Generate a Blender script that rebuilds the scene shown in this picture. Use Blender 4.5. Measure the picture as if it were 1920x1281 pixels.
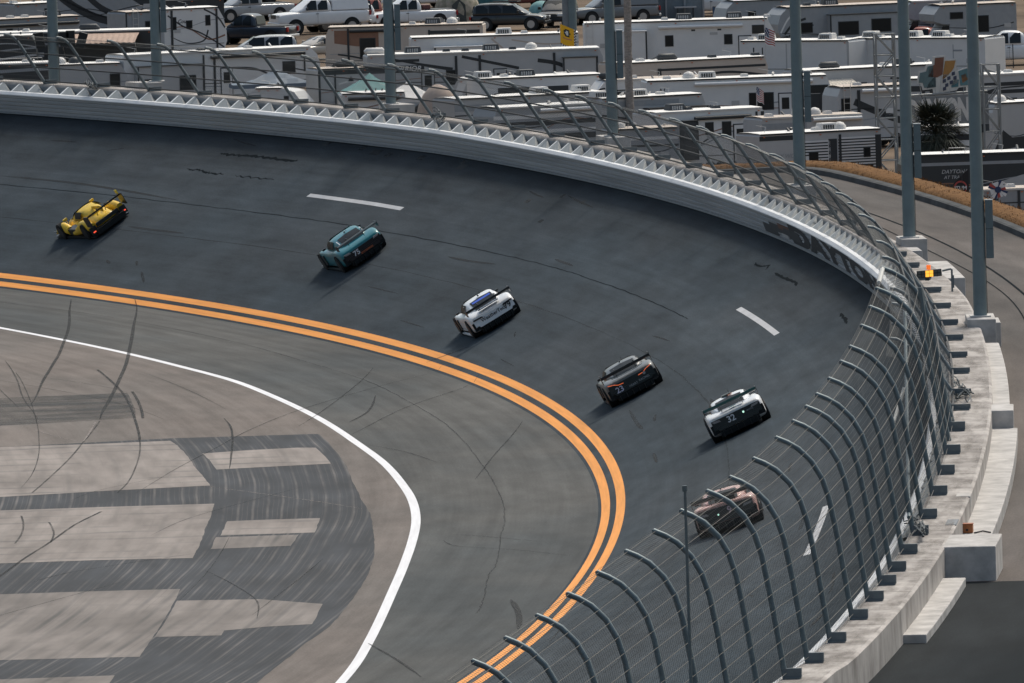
import bpy, bmesh, math, random
from mathutils import Vector, Matrix
random.seed(7)
for _o in list(bpy.data.objects): bpy.data.objects.remove(_o, do_unlink=True)
scene = bpy.context.scene
COL = scene.collection
R = math.radians
CAM = [-7.6678,-567.606,38.1134,-0.3922,-3.3353,-1.6963,30268.7296]
K = [2.7941,1.1478,1.6079,2.5777,2.3707,3.098]
BK = [-4.561,23.615,31.979,32.021]
WT = 11.473
WDR = -0.344
WDZ = 0.967
PR = 0.478
PZ = 1.438
ZS = -0.00247
RVP = {'A1':[-25.74,458.92,0.229,7.29],'A2':[-29.85,416.42,0.511,7.18],'A3':[-29.93,443.78,0.511,3.07],'A4':[-26.96,390.65,-0.131,10.31],'A5':[-30.89,386.35,-0.023,4.36],'A6':[-24.83,349.44,0.108,4.44],'A7':[-17.42,352.48,0.449,12.36],'A8':[-19.79,427.6,0.501,4.36],'A9':[-23.12,426.78,0.504,2.08],'A11':[-14.32,328.28,-0.316,3.87],'A12':[-10.45,330.25,0.28,2.96],'A15':[-7.0,379.0,-0.076,9.32],'A16':[-2.47,340.18,0.096,13.39],'A17':[-1.76,365.66,0.047,9.73],'A18':[0.44,309.3,0.289,7.16],'A19':[-2.8,315.68,-0.178,3.97],'A21':[-0.52,288.21,0.48,8.97],'A22':[0.17,277.31,0.479,6.04],'A23':[9.2,376.72,0.011,11.34],'A24':[8.91,322.77,0.447,9.26],'A25':[6.13,306.89,0.181,7.05],'A26':[10.82,297.36,0.112,9.98],'A27':[6.01,282.65,0.473,6.24],'A28':[8.48,261.6,0.469,6.27],'A29':[5.06,251.98,0.239,3.42],'A30':[13.44,233.9,0.462,6.85],'A31':[13.64,255.78,0.368,5.6],'A32':[17.71,287.03,0.302,4.13],'A33':[18.87,308.59,0.458,9.58],'T1':[15.54,365.0,-0.514,7.12],'T2':[22.63,363.53,-0.521,8.75],'A35':[18.99,390.11,0.31,7.95],'A36':[17.16,399.43,0.27,6.62],'A37':[25.52,401.56,0.246,5.07],'A38':[29.71,385.33,0.335,4.67],'A39':[21.02,291.76,-0.315,3.67],'A40':[25.93,293.01,0.424,5.79],'A41':[24.95,258.36,0.449,4.7],'A42':[20.26,201.98,0.071,7.68],'A43':[21.1,175.03,0.208,3.75],'A44':[2.06,311.5,0.247,2.22],'A45':[19.52,239.34,-0.03,3.74],'A46':[-29.56,352.9,0.059,4.72],'A47':[-8.8,306.4,0.08,3.48],'A48':[-4.8,436.06,-0.171,5.72],'A49':[-20.18,445.85,0.095,4.03]}
VEP = {'silver_pickup':[-16.93,490.24],'white_heavy':[-12.3,466.01],'navy_pickup':[-16.44,452.72],'silver_wagon':[-15.89,420.92],'white_suv':[-11.04,469.45],'red_truck':[-9.09,473.28],'white_pickup':[-6.48,471.25],'white_sedan':[-5.7,503.72],'dark_suv':[-0.13,461.92],'tan_car':[-12.16,424.6],'grey_truck':[6.53,468.28],'black_jeep':[2.97,465.7],'white_hood':[12.86,475.96],'dark_suv2':[15.23,481.43],'dark_suv3':[18.26,401.73],'red_bed':[24.37,399.29],'silver_pickup2':[26.49,395.98],'white_pickup2':[29.15,386.35],'maroon_truck':[0.46,498.8],'white_van':[-17.9,523.13],'dark_truck2':[-20.43,523.22]}
PTP = {'tent_olive':[-3.43,476.05],'tent_teal':[-1.07,496.26],'tent_dome':[2.11,488.14],'canopy_blue':[-14.68,380.06],'canopy_teal':[-9.19,366.75],'canopy_white':[-7.05,354.6],'tent_tan':[-5.21,342.93],'far_pole':[3.52,432.61],'far_post':[3.12,434.59],'trunk':[4.72,281.79],'palm':[19.09,231.83],'tower_l':[17.25,250.6],'tower_r':[22.67,252.87],'flag_y':[2.05,366.11],'flag_us1':[14.3,383.35],'flag_us2':[12.29,320.98],'lamp':[19.56,236.97],'fence0':[5.1,393.05],'fence1':[28.82,381.97],'shelter':[10.68,470.42],'dome_lamp':[-23.83,434.84],'muzi':[19.99,221.71],'jack':[21.55,218.15],'barrels':[13.18,466.66]}
FPOLY = {'dark':[[38.75,-23.031],[41.11,-15.191],[40.66,-9.754],[36.42,-9.68],[29.59,-9.675],[19.67,-9.596],[11.43,-9.599],[0.67,-9.356],[-8.04,-8.962],[-17.81,-8.672],[-30.54,-8.202],[-40.48,-7.931],[-51.25,-7.693],[-63.92,-7.44],[-71.55,-7.534],[-84.72,-7.291],[-91.82,-6.984],[-91.33,-11.203],[-90.61,-15.472],[-75.72,-17.474],[-61.16,-19.128],[-44.92,-20.675],[-28.97,-21.882],[-14.68,-22.684],[0.43,-23.22],[7.82,-23.359],[22.54,-23.392]],'b1':[[39.1,-23.018],[39.14,-17.801],[39.46,-15.396],[36.23,-15.269],[22.62,-15.095],[11.22,-14.7],[9.98,-18.416],[7.82,-23.359]],'b2':[[0.43,-23.22],[0.78,-18.335],[0.75,-14.533],[-12.52,-14.591],[-28.81,-14.357],[-28.55,-17.61],[-28.97,-21.882]],'b3':[[-44.92,-20.675],[-44.49,-17.053],[-44.44,-13.783],[-50.38,-13.52],[-67.11,-12.698],[-75.54,-12.193],[-75.63,-14.85],[-75.72,-17.474]],'b4':[[-50.15,-13.451],[-50.38,-10.782],[-53.43,-8.511],[-57.65,-8.336],[-62.76,-8.095],[-63.46,-9.512],[-64.72,-10.688],[-66.87,-10.567],[-66.89,-12.654]],'b5':[[-84.31,-16.363],[-83.72,-13.845],[-83.37,-12.024],[-90.63,-11.462],[-90.39,-15.505]],'b6':[[30.67,-14.58],[31.77,-12.931],[32.36,-10.98],[31.97,-10.302],[27.54,-10.214],[21.9,-10.135],[21.22,-12.495],[20.58,-14.341],[26.9,-14.451]],'b7':[[-9.28,-13.922],[-9.03,-12.558],[-9.0,-10.707],[-16.9,-10.704],[-17.03,-12.344],[-17.19,-13.926]],'g1':[[72.78,-20.715],[72.83,-16.887],[73.02,-14.356],[64.23,-15.025],[55.37,-15.667],[54.24,-18.553],[52.95,-22.337]],'g2':[[-18.0,-14.043],[-17.82,-11.224],[-23.74,-11.285],[-24.27,-13.968]]}
FLINE = {'skid1':[[146.51,-1.658],[134.6,-5.154],[115.33,-10.022],[101.51,-13.062],[92.42,-14.88],[81.97,-16.703],[68.0,-18.654]],'skid2':[[139.91,-0.62],[123.86,-5.055],[107.34,-8.892],[91.35,-11.965],[77.9,-14.202],[62.74,-16.293],[55.18,-17.105]],'skid2b':[[54.1,-17.185],[42.04,-18.469],[33.69,-19.216],[20.86,-20.292],[10.1,-21.092]],'skid3':[[90.58,-13.205],[83.14,-13.801],[73.93,-14.465],[64.32,-15.162],[53.24,-15.87],[40.48,-16.492]],'skid3b':[[73.64,-14.073],[64.06,-14.789],[54.85,-15.459]],'skid3c':[[40.48,-16.492],[32.31,-16.84],[24.11,-17.213],[14.62,-17.637],[8.55,-18.03]],'skid4':[[90.65,-16.552],[76.55,-17.962],[61.21,-19.178],[44.84,-20.086],[34.45,-20.523],[21.27,-21.066],[13.44,-21.489]],'thin1':[[80.39,-0.58],[69.83,-4.912],[56.46,-9.288],[44.91,-12.034],[34.68,-13.801],[21.69,-15.798],[8.21,-17.362]],'thin2':[[71.47,-0.342],[55.67,-5.218],[39.58,-8.532]],'thin3':[[64.65,-5.444],[54.09,-6.815],[47.52,-8.083]],'thin4':[[32.55,-8.327],[27.52,-7.178],[20.48,-6.28]],'thin5':[[52.9,-12.481],[47.46,-12.636],[40.49,-12.989],[30.4,-13.501],[20.66,-13.872]],'thin6':[[-25.11,-2.863],[-21.43,-4.944],[-20.17,-5.882]],'thin7':[[-33.33,-1.357],[-28.89,-3.645],[-26.47,-5.516],[-23.14,-6.162]],'thin8':[[-71.96,-5.51],[-79.39,-3.867],[-86.75,-2.333]],'thin9':[[84.08,-2.897],[64.43,-6.817],[45.9,-10.138]],'thin10':[[44.32,-1.718],[25.08,-3.942],[9.85,-5.222]],'crack':[[150.98,-5.057],[147.1,-4.752],[132.64,-4.316],[117.0,-4.379],[102.47,-4.515],[92.05,-4.655],[83.69,-4.594],[74.01,-4.521],[58.35,-4.682],[43.62,-4.677],[23.23,-4.749],[7.38,-4.564],[-3.44,-4.371],[-16.35,-4.234],[-22.86,-4.22],[-36.57,-3.878],[-42.3,-3.865],[-54.55,-3.308],[-59.44,-3.135]],'stain1':[[-53.62,-2.464],[-57.42,-2.042],[-62.34,-1.591],[-67.13,-1.256]],'edge1':[[37.71,-23.067],[39.08,-21.816],[39.14,-17.801],[39.8,-15.379]],'w1':[[13.72,-15.911],[6.08,-13.079],[-0.13,-10.803],[-4.67,-9.277]],'wh2':[[54.19,-17.322],[48.92,-17.842],[40.36,-18.65]],'wh3':[[52.39,-20.322],[44.39,-19.361],[40.77,-18.731]],'skid5':[[-39.27,-20.435],[-27.75,-20.167],[-18.91,-19.743],[-8.88,-19.227],[-1.84,-18.477]],'skid6':[[-2.89,-21.262],[-8.02,-21.035],[-13.44,-20.903],[-18.39,-20.898]],'skid7':[[-6.92,-20.179],[-13.07,-19.796],[-18.36,-19.678]],'white':[[140.0,-10.187],[132.8,-10.167],[126.54,-10.303],[114.53,-10.24],[102.14,-10.03],[90.44,-9.775],[78.66,-9.373],[65.32,-9.243],[50.29,-8.991],[35.15,-8.689],[21.52,-8.215],[9.63,-7.865],[-0.04,-7.569],[-11.16,-7.346],[-23.82,-7.187],[-34.8,-6.996],[-47.12,-6.661],[-58.38,-6.209],[-70.1,-5.619],[-80.37,-5.016],[-88.47,-4.567],[-94.61,-4.225]]}
BLINE = {'seam':[[180.93,6.163],[175.59,6.195],[160.01,6.149],[144.38,6.108],[126.83,6.127],[120.01,6.103],[101.83,6.161],[88.93,6.222],[78.14,6.188],[59.83,6.171],[51.13,6.172]],'crk1':[[154.76,9.838],[153.81,9.808],[150.62,9.865],[147.64,9.872],[144.53,9.847],[144.09,9.915]],'crk2':[[156.22,8.53],[154.34,8.512],[152.6,8.404],[150.79,8.428]],'crk3':[[149.2,8.397],[146.2,8.411],[143.58,8.446]],'sc1':[[56.69,9.924],[55.54,9.85],[54.13,9.932],[53.54,10.086],[52.8,9.839]],'sc2':[[50.26,9.892],[48.6,9.883],[46.21,9.881],[43.41,9.933],[42.37,9.81]],'sc3':[[24.77,9.956],[23.2,9.916],[21.51,9.893],[19.72,9.802]],'m1':[[150.48,1.705],[149.44,1.484]],'m2':[[146.64,1.883],[145.68,1.616]],'m3':[[144.08,1.23],[141.83,0.561]],'m4':[[6.25,1.324],[0.88,1.332]],'m5':[[83.67,-0.735],[80.89,0.776]],'m6':[[29.79,1.541],[22.68,1.407],[19.28,1.436]],'sk1':[[176.92,6.813],[166.42,6.753],[152.29,6.321]],'sk2':[[153.62,4.138],[149.7,4.097],[145.49,4.123]],'sk3':[[105.8,5.353],[101.81,5.382],[97.21,5.558]],'sk4':[[124.13,5.525],[119.98,5.616]],'j1':[[150.15,4.57],[153.23,9.42]],'j2':[[161.45,4.918],[164.91,9.187]]}
BRECT = [[135.58,11.049,22,8],[133.51,10.969,12,6],[131.73,11.12,8,4],[128.68,11.063,16,6],[121.82,10.893,18,7],[122.34,11.177,14,4],[138.05,11.23,12,5],[143.39,11.248,16,5],[106.46,9.6,12,4],[98.63,10.239,10,4],[102.71,10.312,8,3],[100.39,8.593,10,2]]
POSTS = [182.0,175.5,169.0,162.5,156.0,149.5,142.5,136.5,129.5,123.0,117.0,110.5,103.5,97.5,91.0,84.5,77.5,71.0,64.5,57.5,50.0,43.5,37,30.5,23.5,17,10,3.0,-5.5,-12.0,-17.5,-23.5,-29.0,-41.0,-36.0]
TALL = [-47.5,-54.5,-60.5,-66.5,-73.0,-77.5,-82.5,-87.0,-90.5,-94.5,-99.0,-104.5,-109.5,-114.0]
POLES = [[-11.88,1.811],[30.63,1.73],[66.15,1.817],[105.13,1.79],[139.34,1.552],[173.21,2.461]]
# ------------------------------------------------------------------ camera
def cam_axes():
    X, Y, Z, yaw, pit, rol, f = CAM
    y, p, r = R(yaw), R(pit), R(rol)
    M = Matrix.Rotation(y, 3, 'Z')
    fw = M @ Vector((0, math.cos(p), math.sin(p))); rt = M @ Vector((1, 0, 0)); up = M @ Vector((0, -math.sin(p), math.cos(p)))
    return Vector((X, Y, Z)), math.cos(r)*rt + math.sin(r)*up, -math.sin(r)*rt + math.cos(r)*up, fw, f
_C, _r, _u, _f, _F = cam_axes()
cd = bpy.data.cameras.new('Camera'); cam = bpy.data.objects.new('Camera', cd); COL.objects.link(cam)
cd.sensor_width = 36.0; cd.lens = _F/1920*36.0; cd.clip_start = 5.0; cd.clip_end = 9000.0
mw = Matrix((( _r.x, _u.x, -_f.x, _C.x), (_r.y, _u.y, -_f.y, _C.y), (_r.z, _u.z, -_f.z, _C.z), (0, 0, 0, 1)))
cam.matrix_world = mw
scene.camera = cam
# ------------------------------------------------------------------ light
SUN = Vector((0.26, 0.46, 0.85)).normalized()
w = bpy.data.worlds.new('World'); scene.world = w; w.use_nodes = True
nt = w.node_tree; nt.nodes.clear()
sky = nt.nodes.new('ShaderNodeTexSky'); sky.sky_type = 'NISHITA'; sky.sun_disc = False
sky.sun_elevation = math.asin(SUN.z); sky.sun_rotation = math.atan2(SUN.x, SUN.y)
sky.air_density = 1.0; sky.dust_density = 4.5; sky.ozone_density = .7
bg = nt.nodes.new('ShaderNodeBackground'); bg.inputs['Strength'].default_value = 0.15
wo = nt.nodes.new('ShaderNodeOutputWorld')
tint = nt.nodes.new('ShaderNodeMix'); tint.data_type = 'RGBA'; tint.blend_type = 'MULTIPLY'; tint.inputs[0].default_value = 1.; tint.inputs[7].default_value = (.97, 1., .93, 1)
nt.links.new(sky.outputs[0], tint.inputs[6]); nt.links.new(tint.outputs[2], bg.inputs['Color']); nt.links.new(bg.outputs[0], wo.inputs['Surface'])
ld = bpy.data.lights.new('sun', 'SUN'); ld.energy = 2.15; ld.angle = R(11); ld.color = (1.0, 0.95, 0.88)
lo = bpy.data.objects.new('sun', ld); COL.objects.link(lo)
lo.rotation_mode = 'QUATERNION'; lo.rotation_quaternion = SUN.to_track_quat('Z', 'Y'); lo.location = (120, 60, 160)
vs = scene.view_settings
vs.view_transform = 'Standard'; vs.look = 'None'; vs.exposure = -0.02; vs.gamma = 1.0; vs.use_curve_mapping = False
# ------------------------------------------------------------------ materials
MATS = {}
def srgb(h):
    h = h.lstrip('#'); c = [int(h[i:i+2], 16)/255 for i in (0, 2, 4)]
    return tuple((x/12.92 if x <= .04045 else ((x+.055)/1.055)**2.4) for x in c) + (1,)
def col4(c): return srgb(c) if isinstance(c, str) else (tuple(c)+(1,) if len(c) == 3 else tuple(c))
def mat(name, c, rough=.6, metal=0., noise=0., nscale=3., spec=.4, emit=None, estr=1., coat=0., streak=None, c2=None, bump=0., coords='Object'):
    """procedural material: base colour broken up by noise (amount noise), optional second colour and stretched streaks"""
    if name in MATS: return MATS[name]
    m = bpy.data.materials.new(name); m.use_nodes = True; n = m.node_tree.nodes; l = m.node_tree.links
    b = n['Principled BSDF']; c = col4(c)
    b.inputs['Base Color'].default_value = c; b.inputs['Roughness'].default_value = rough; b.inputs['Metallic'].default_value = metal
    b.inputs['Specular IOR Level'].default_value = spec
    if coat: b.inputs['Coat Weight'].default_value = coat; b.inputs['Coat Roughness'].default_value = .08
    if emit: b.inputs['Emission Color'].default_value = col4(emit); b.inputs['Emission Strength'].default_value = estr
    if noise or c2:
        tc = n.new('ShaderNodeTexCoord'); mp = n.new('ShaderNodeMapping'); l.new(tc.outputs[coords], mp.inputs[0])
        if streak: mp.inputs['Scale'].default_value = streak
        t = n.new('ShaderNodeTexNoise'); t.inputs['Scale'].default_value = nscale; t.inputs['Detail'].default_value = 6; t.inputs['Roughness'].default_value = .62
        l.new(mp.outputs[0], t.inputs['Vector'])
        mr = n.new('ShaderNodeMapRange'); mr.inputs[1].default_value = .32; mr.inputs[2].default_value = .68
        l.new(t.outputs['Fac'], mr.inputs[0])
        mx = n.new('ShaderNodeMix'); mx.data_type = 'RGBA'; l.new(mr.outputs[0], mx.inputs[0])
        lo_ = tuple(max(0, x*(1-noise)) for x in c[:3])+(1,); hi = tuple(min(1, x*(1+noise)) for x in c[:3])+(1,)
        mx.inputs[6].default_value = lo_; mx.inputs[7].default_value = col4(c2) if c2 else hi
        l.new(mx.outputs[2], b.inputs['Base Color'])
        if bump:
            bp = n.new('ShaderNodeBump'); bp.inputs['Strength'].default_value = bump; bp.inputs['Distance'].default_value = .02
            l.new(t.outputs['Fac'], bp.inputs['Height']); l.new(bp.outputs[0], b.inputs['Normal'])
    MATS[name] = m; return m
def surf_mat(name, c, fine=.18, blotch=.22, streak=.22, sdir=(.02, 1.2), rough=.85, warm=None, extra=None):
    """pavement on UV = metres (u along the lap, v across): grain, blotches and streaks along the lap"""
    if name in MATS: return MATS[name]
    m = bpy.data.materials.new(name); m.use_nodes = True; n = m.node_tree.nodes; l = m.node_tree.links
    b = n['Principled BSDF']; b.inputs['Roughness'].default_value = rough; b.inputs['Specular IOR Level'].default_value = .08
    tc = n.new('ShaderNodeTexCoord')
    def noise(scale, detail, xs=1., ys=1., rg=.6):
        mp = n.new('ShaderNodeMapping'); mp.inputs['Scale'].default_value = (xs, ys, 1); l.new(tc.outputs['UV'], mp.inputs[0])
        t = n.new('ShaderNodeTexNoise'); t.inputs['Scale'].default_value = scale; t.inputs['Detail'].default_value = detail; t.inputs['Roughness'].default_value = rg
        l.new(mp.outputs[0], t.inputs['Vector']); return t.outputs['Fac']
    def rng(x, a, bb, lo, hi):
        r = n.new('ShaderNodeMapRange'); r.inputs[1].default_value = a; r.inputs[2].default_value = bb; r.inputs[3].default_value = lo; r.inputs[4].default_value = hi
        l.new(x, r.inputs[0]); return r.outputs[0]
    def mul(a, bb):
        r = n.new('ShaderNodeMath'); r.operation = 'MULTIPLY'; l.new(a, r.inputs[0]); l.new(bb, r.inputs[1]); return r.outputs[0]
    v = mul(rng(noise(1.0, 8, .22, 1.), .3, .7, 1-fine, 1+fine), rng(noise(.05, 3, .5, 2.5), .3, .7, 1-blotch, 1+blotch))
    v = mul(v, rng(noise(1.0, 5, *sdir), .3, .7, 1-streak, 1+streak))
    v = mul(v, rng(noise(14., 2, .4, 1.), .25, .75, .86, 1.14))
    if extra: v = mul(v, extra(n, l, tc))
    mx = n.new('ShaderNodeMix'); mx.data_type = 'RGBA'; mx.inputs[6].default_value = col4(c); mx.inputs[7].default_value = col4(warm if warm else c)
    l.new(rng(noise(.09, 3, .3, 1.), .4, .6, 0, 1), mx.inputs[0])
    vm = n.new('ShaderNodeVectorMath'); vm.operation = 'SCALE'; l.new(mx.outputs[2], vm.inputs[0]); l.new(v, vm.inputs['Scale'])
    l.new(vm.outputs[0], b.inputs['Base Color'])
    MATS[name] = m; return m
def worn_mat(name, c, cover=.5, scale=2., xs=1., ys=1., rough=.8, soft=.25):
    """paint or rubber worn through to what lies under it: transparent where the noise is low (UV in metres)"""
    if name in MATS: return MATS[name]
    m = bpy.data.materials.new(name); m.use_nodes = True; n = m.node_tree.nodes; l = m.node_tree.links
    b = n['Principled BSDF']; b.inputs['Base Color'].default_value = col4(c); b.inputs['Roughness'].default_value = rough; b.inputs['Specular IOR Level'].default_value = .2
    tc = n.new('ShaderNodeTexCoord'); mp = n.new('ShaderNodeMapping'); mp.inputs['Scale'].default_value = (xs, ys, 1); l.new(tc.outputs['UV'], mp.inputs[0])
    t = n.new('ShaderNodeTexNoise'); t.inputs['Scale'].default_value = scale; t.inputs['Detail'].default_value = 6; t.inputs['Roughness'].default_value = .65; l.new(mp.outputs[0], t.inputs['Vector'])
    mr = n.new('ShaderNodeMapRange'); th = .5+(.5-cover)*.5; mr.inputs[1].default_value = th-soft/2; mr.inputs[2].default_value = th+soft/2; l.new(t.outputs['Fac'], mr.inputs[0])
    l.new(mr.outputs[0], b.inputs['Alpha'])
    MATS[name] = m; return m
# ------------------------------------------------------------------ mesh helpers
class MB:
    def __init__(s): s.v = []; s.f = []; s.m = []; s.uv = []; s.mats = []
    def mi(s, m):
        if m is None: return 0
        if m not in s.mats: s.mats.append(m)
        return s.mats.index(m)
    def poly(s, pts, m=None, uv=None):
        b = len(s.v); s.v += [tuple(p) for p in pts]; s.f.append(tuple(range(b, b+len(pts)))); s.m.append(s.mi(m)); s.uv.append(uv)
    def grid(s, rows, m=None, uvs=None, close=False):
        b = len(s.v); nr, nc = len(rows), len(rows[0])
        for r in rows: s.v += [tuple(p) for p in r]
        for i in range(nr-1):
            for j in range(nc if close else nc-1):
                k = (j+1) % nc
                s.f.append((b+i*nc+j, b+i*nc+k, b+(i+1)*nc+k, b+(i+1)*nc+j)); s.m.append(s.mi(m))
                s.uv.append(None if uvs is None else (uvs[i][j], uvs[i][k], uvs[i+1][k], uvs[i+1][j]))
    def box(s, c, d, m=None, rz=0., M=None, taper=None):
        x, y, z = d[0]/2, d[1]/2, d[2]/2; P = []
        for k, (sx, sy, sz) in enumerate(((-1,-1,-1),(1,-1,-1),(1,1,-1),(-1,1,-1),(-1,-1,1),(1,-1,1),(1,1,1),(-1,1,1))):
            tx, ty = (taper if taper and sz > 0 else (1, 1))
            P.append(Vector((sx*x*tx, sy*y*ty, sz*z)))
        if rz: q = Matrix.Rotation(rz, 3, 'Z'); P = [q @ p for p in P]
        if M: P = [M @ p for p in P]
        P = [p+Vector(c) for p in P]; b = len(s.v); s.v += [tuple(p) for p in P]
        for f in ((0,3,2,1),(4,5,6,7),(0,1,5,4),(1,2,6,5),(2,3,7,6),(3,0,4,7)):
            s.f.append(tuple(b+i for i in f)); s.m.append(s.mi(m)); s.uv.append(None)
    def tube(s, pts, r, n=6, m=None, cap=True, up=None):
        pts = [Vector(p) for p in pts]; rows = []
        for i, p in enumerate(pts):
            t = (pts[min(i+1, len(pts)-1)]-pts[max(i-1, 0)]).normalized()
            a = Vector(up) if up else (Vector((0, 0, 1)) if abs(t.z) < .9 else Vector((1, 0, 0)))
            u = t.cross(a).normalized(); w_ = u.cross(t); rr = r[i] if isinstance(r, (list, tuple)) else r
            rows.append([p+u*rr*math.cos(2*math.pi*k/n+math.pi/n)+w_*rr*math.sin(2*math.pi*k/n+math.pi/n) for k in range(n)])
        s.grid(rows, m, close=True)
        if cap: s.poly(rows[0][::-1], m); s.poly(rows[-1], m)
    def prism(s, poly, y0, y1, m=None, mside=None):
        """poly in xz (counter-clockwise seen from -y), extruded from y0 to y1"""
        s.poly([(x, y0, z) for x, z in poly], m); s.poly([(x, y1, z) for x, z in poly][::-1], m); n = len(poly)
        for i in range(n):
            a, b = poly[i], poly[(i+1) % n]; s.poly([(a[0], y1, a[1]), (b[0], y1, b[1]), (b[0], y0, b[1]), (a[0], y0, a[1])], mside or m)
    def disc(s, c, r, axis, n=16, m=None, h=.02):
        c = Vector(c); a = Vector(axis).normalized(); s.tube([c-a*h/2, c+a*h/2], r, n, m)
    def build(s, name, m=None, parent=None, smooth=False, sub=0, bevel=0.):
        me = bpy.data.meshes.new(name); me.from_pydata(s.v, [], s.f); 
        ms = s.mats if s.mats else ([m] if m else [])
        for q in ms: me.materials.append(q)
        if s.mats: me.polygons.foreach_set('material_index', s.m)
        if any(u is not None for u in s.uv):
            ul = me.uv_layers.new(name='UVMap'); k = 0
            for f, u in zip(s.f, s.uv):
                for j in range(len(f)):
                    if u is not None: ul.data[k].uv = u[j]
                    k += 1
        if smooth: me.polygons.foreach_set('use_smooth', [True]*len(me.polygons))
        me.update(); o = bpy.data.objects.new(name, me); COL.objects.link(o)
        if parent: o.parent = parent
        if sub: md = o.modifiers.new('sub', 'SUBSURF'); md.levels = sub; md.render_levels = sub
        if bevel: md = o.modifiers.new('bev', 'BEVEL'); md.width = bevel; md.segments = 2; md.limit_method = 'ANGLE'
        return o
def tag(o, label=None, cat=None, group=None, kind=None):
    if label: o['label'] = label
    if cat: o['category'] = cat
    if group: o['group'] = group
    if kind: o['kind'] = kind
    return o
def empty(name, loc=(0, 0, 0), rz=0., label=None, cat=None, group=None, M=None):
    o = bpy.data.objects.new(name, None); COL.objects.link(o); o.empty_display_size = .3
    if M is not None: o.matrix_world = M
    else: o.location = loc; o.rotation_euler = (0, 0, rz)
    return tag(o, label, cat, group)
def cbox(name, c, d, m, parent, bevel=0., rz=0., M=None):
    b = MB(); b.box(c, d, None, rz, M); return b.build(name, m, parent, bevel=bevel)
_TX = {}
def text_geo(s, size=1., bold=0., shear=0., space=1.):
    k = (s, bold, shear, space)
    if k not in _TX:
        cu = bpy.data.curves.new('t', 'FONT'); cu.body = s; cu.align_x = 'CENTER'; cu.align_y = 'CENTER'; cu.size = 1.; cu.offset = bold; cu.shear = shear; cu.space_character = space; cu.resolution_u = 3
        o = bpy.data.objects.new('t', cu); COL.objects.link(o); bpy.context.view_layer.update()
        me = bpy.data.meshes.new_from_object(o.evaluated_get(bpy.context.evaluated_depsgraph_get()))
        _TX[k] = ([v.co.copy() for v in me.vertices], [tuple(p.vertices) for p in me.polygons])
        bpy.data.objects.remove(o); bpy.data.meshes.remove(me); bpy.data.curves.remove(cu)
    V, F = _TX[k]; return [v*size for v in V], F
def text_obj(name, s, fn, m, parent, size=1., bold=0., shear=0., space=1., subdiv=0):
    V, F = text_geo(s, size, bold, shear, space); b = MB()
    b.v = [tuple(fn(v.x, v.y)) for v in V]; b.f = list(F); b.m = [0]*len(F); b.uv = [None]*len(F)
    return b.build(name, m, parent)
# ------------------------------------------------------------------ the lap: yellow line as a curve of slowly changing bend, banked outside it
S0, S1, DS = -170., 300., .5
_N = int((S1-S0)/DS)+1
def _lin(x, a, b, vals):
    t = (x-a)/(b-a)*(len(vals)-1); t = max(0, min(len(vals)-1-1e-9, t)); i = int(t); return vals[i]+(vals[i+1]-vals[i])*(t-i)
_cur = [(0.,)*5]*_N
def _walk(sg):
    x = y = h = 0.; s = 0.; i = int(round(-S0/DS))
    b = max(2., _lin(0, -140, 260, BK)); _cur[i] = (0., 0., 0., R(b), 0.)
    while 0 <= i+sg < _N:
        k = (.25 if s+sg*DS/2 < -112 else _lin(s+sg*DS/2, -140, 260, K))/1000; h2 = h+sg*DS*k; hm = (h+h2)/2
        x += -math.sin(hm)*DS*sg; y += math.cos(hm)*DS*sg; h = h2; s += sg*DS; i += sg
        _cur[i] = (x, y, h, R(max(2., _lin(s, -140, 260, BK))), s)
_walk(1); _walk(-1)
def fr(s):
    t = (s-S0)/DS; t = max(0, min(_N-1.001, t)); i = int(t); a, b = _cur[i], _cur[i+1]; f = t-i
    return [a[j]+(b[j]-a[j])*f for j in range(5)]
def ZB(s): return ZS*s+min(0., (s+112)*.040)
def PT(s, w, dz=0.):
    x, y, h, b, _ = fr(s); k = max(w, -1.05); o = k*math.cos(b)+min(0., w+1.05)
    return Vector((x+math.cos(h)*o, y+math.sin(h)*o, k*math.sin(b)+ZB(s)+dz))
def PO(s, r, dz=0.):
    x, y, h, b, _ = fr(s); o = WT*math.cos(b)+r
    return Vector((x+math.cos(h)*o, y+math.sin(h)*o, WT*math.sin(b)+ZB(s)+dz))
def drop(s): t = max(0., min(1., (s-92)/34)); return 1.45*t*t*(3-2*t)
def PG(s, r, dz=0.): return PO(s, r, dz-drop(s))
def srange(a, b, d):
    n = max(1, int(math.ceil((b-a)/d))); return [a+(b-a)*i/n for i in range(n+1)]
def strip(mb, fn, a, b, rs, d=2.5, m=None):
    """sheet over s in [a,b] and the offsets rs (numbers, or (r,dz) pairs)"""
    S = srange(a, b, d); rows = []; uv = []
    for s in S:
        rows.append([fn(s, *(q if isinstance(q, tuple) else (q,))) for q in rs]); uv.append([(s, (q[0] if isinstance(q, tuple) else q)) for q in rs])
    mb.grid(rows[::-1], m, uv[::-1])
def spline(pts, n=8):
    out = []
    for i in range(len(pts)-1):
        p0 = pts[max(i-1, 0)]; p1 = pts[i]; p2 = pts[i+1]; p3 = pts[min(i+2, len(pts)-1)]
        for k in range(n):
            t = k/n; out.append(tuple(.5*(2*p1[j]+(p2[j]-p0[j])*t+(2*p0[j]-5*p1[j]+4*p2[j]-p3[j])*t*t+(3*p1[j]-p0[j]-3*p2[j]+p3[j])*t**3) for j in range(len(p1))))
    out.append(tuple(pts[-1])); return out
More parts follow.
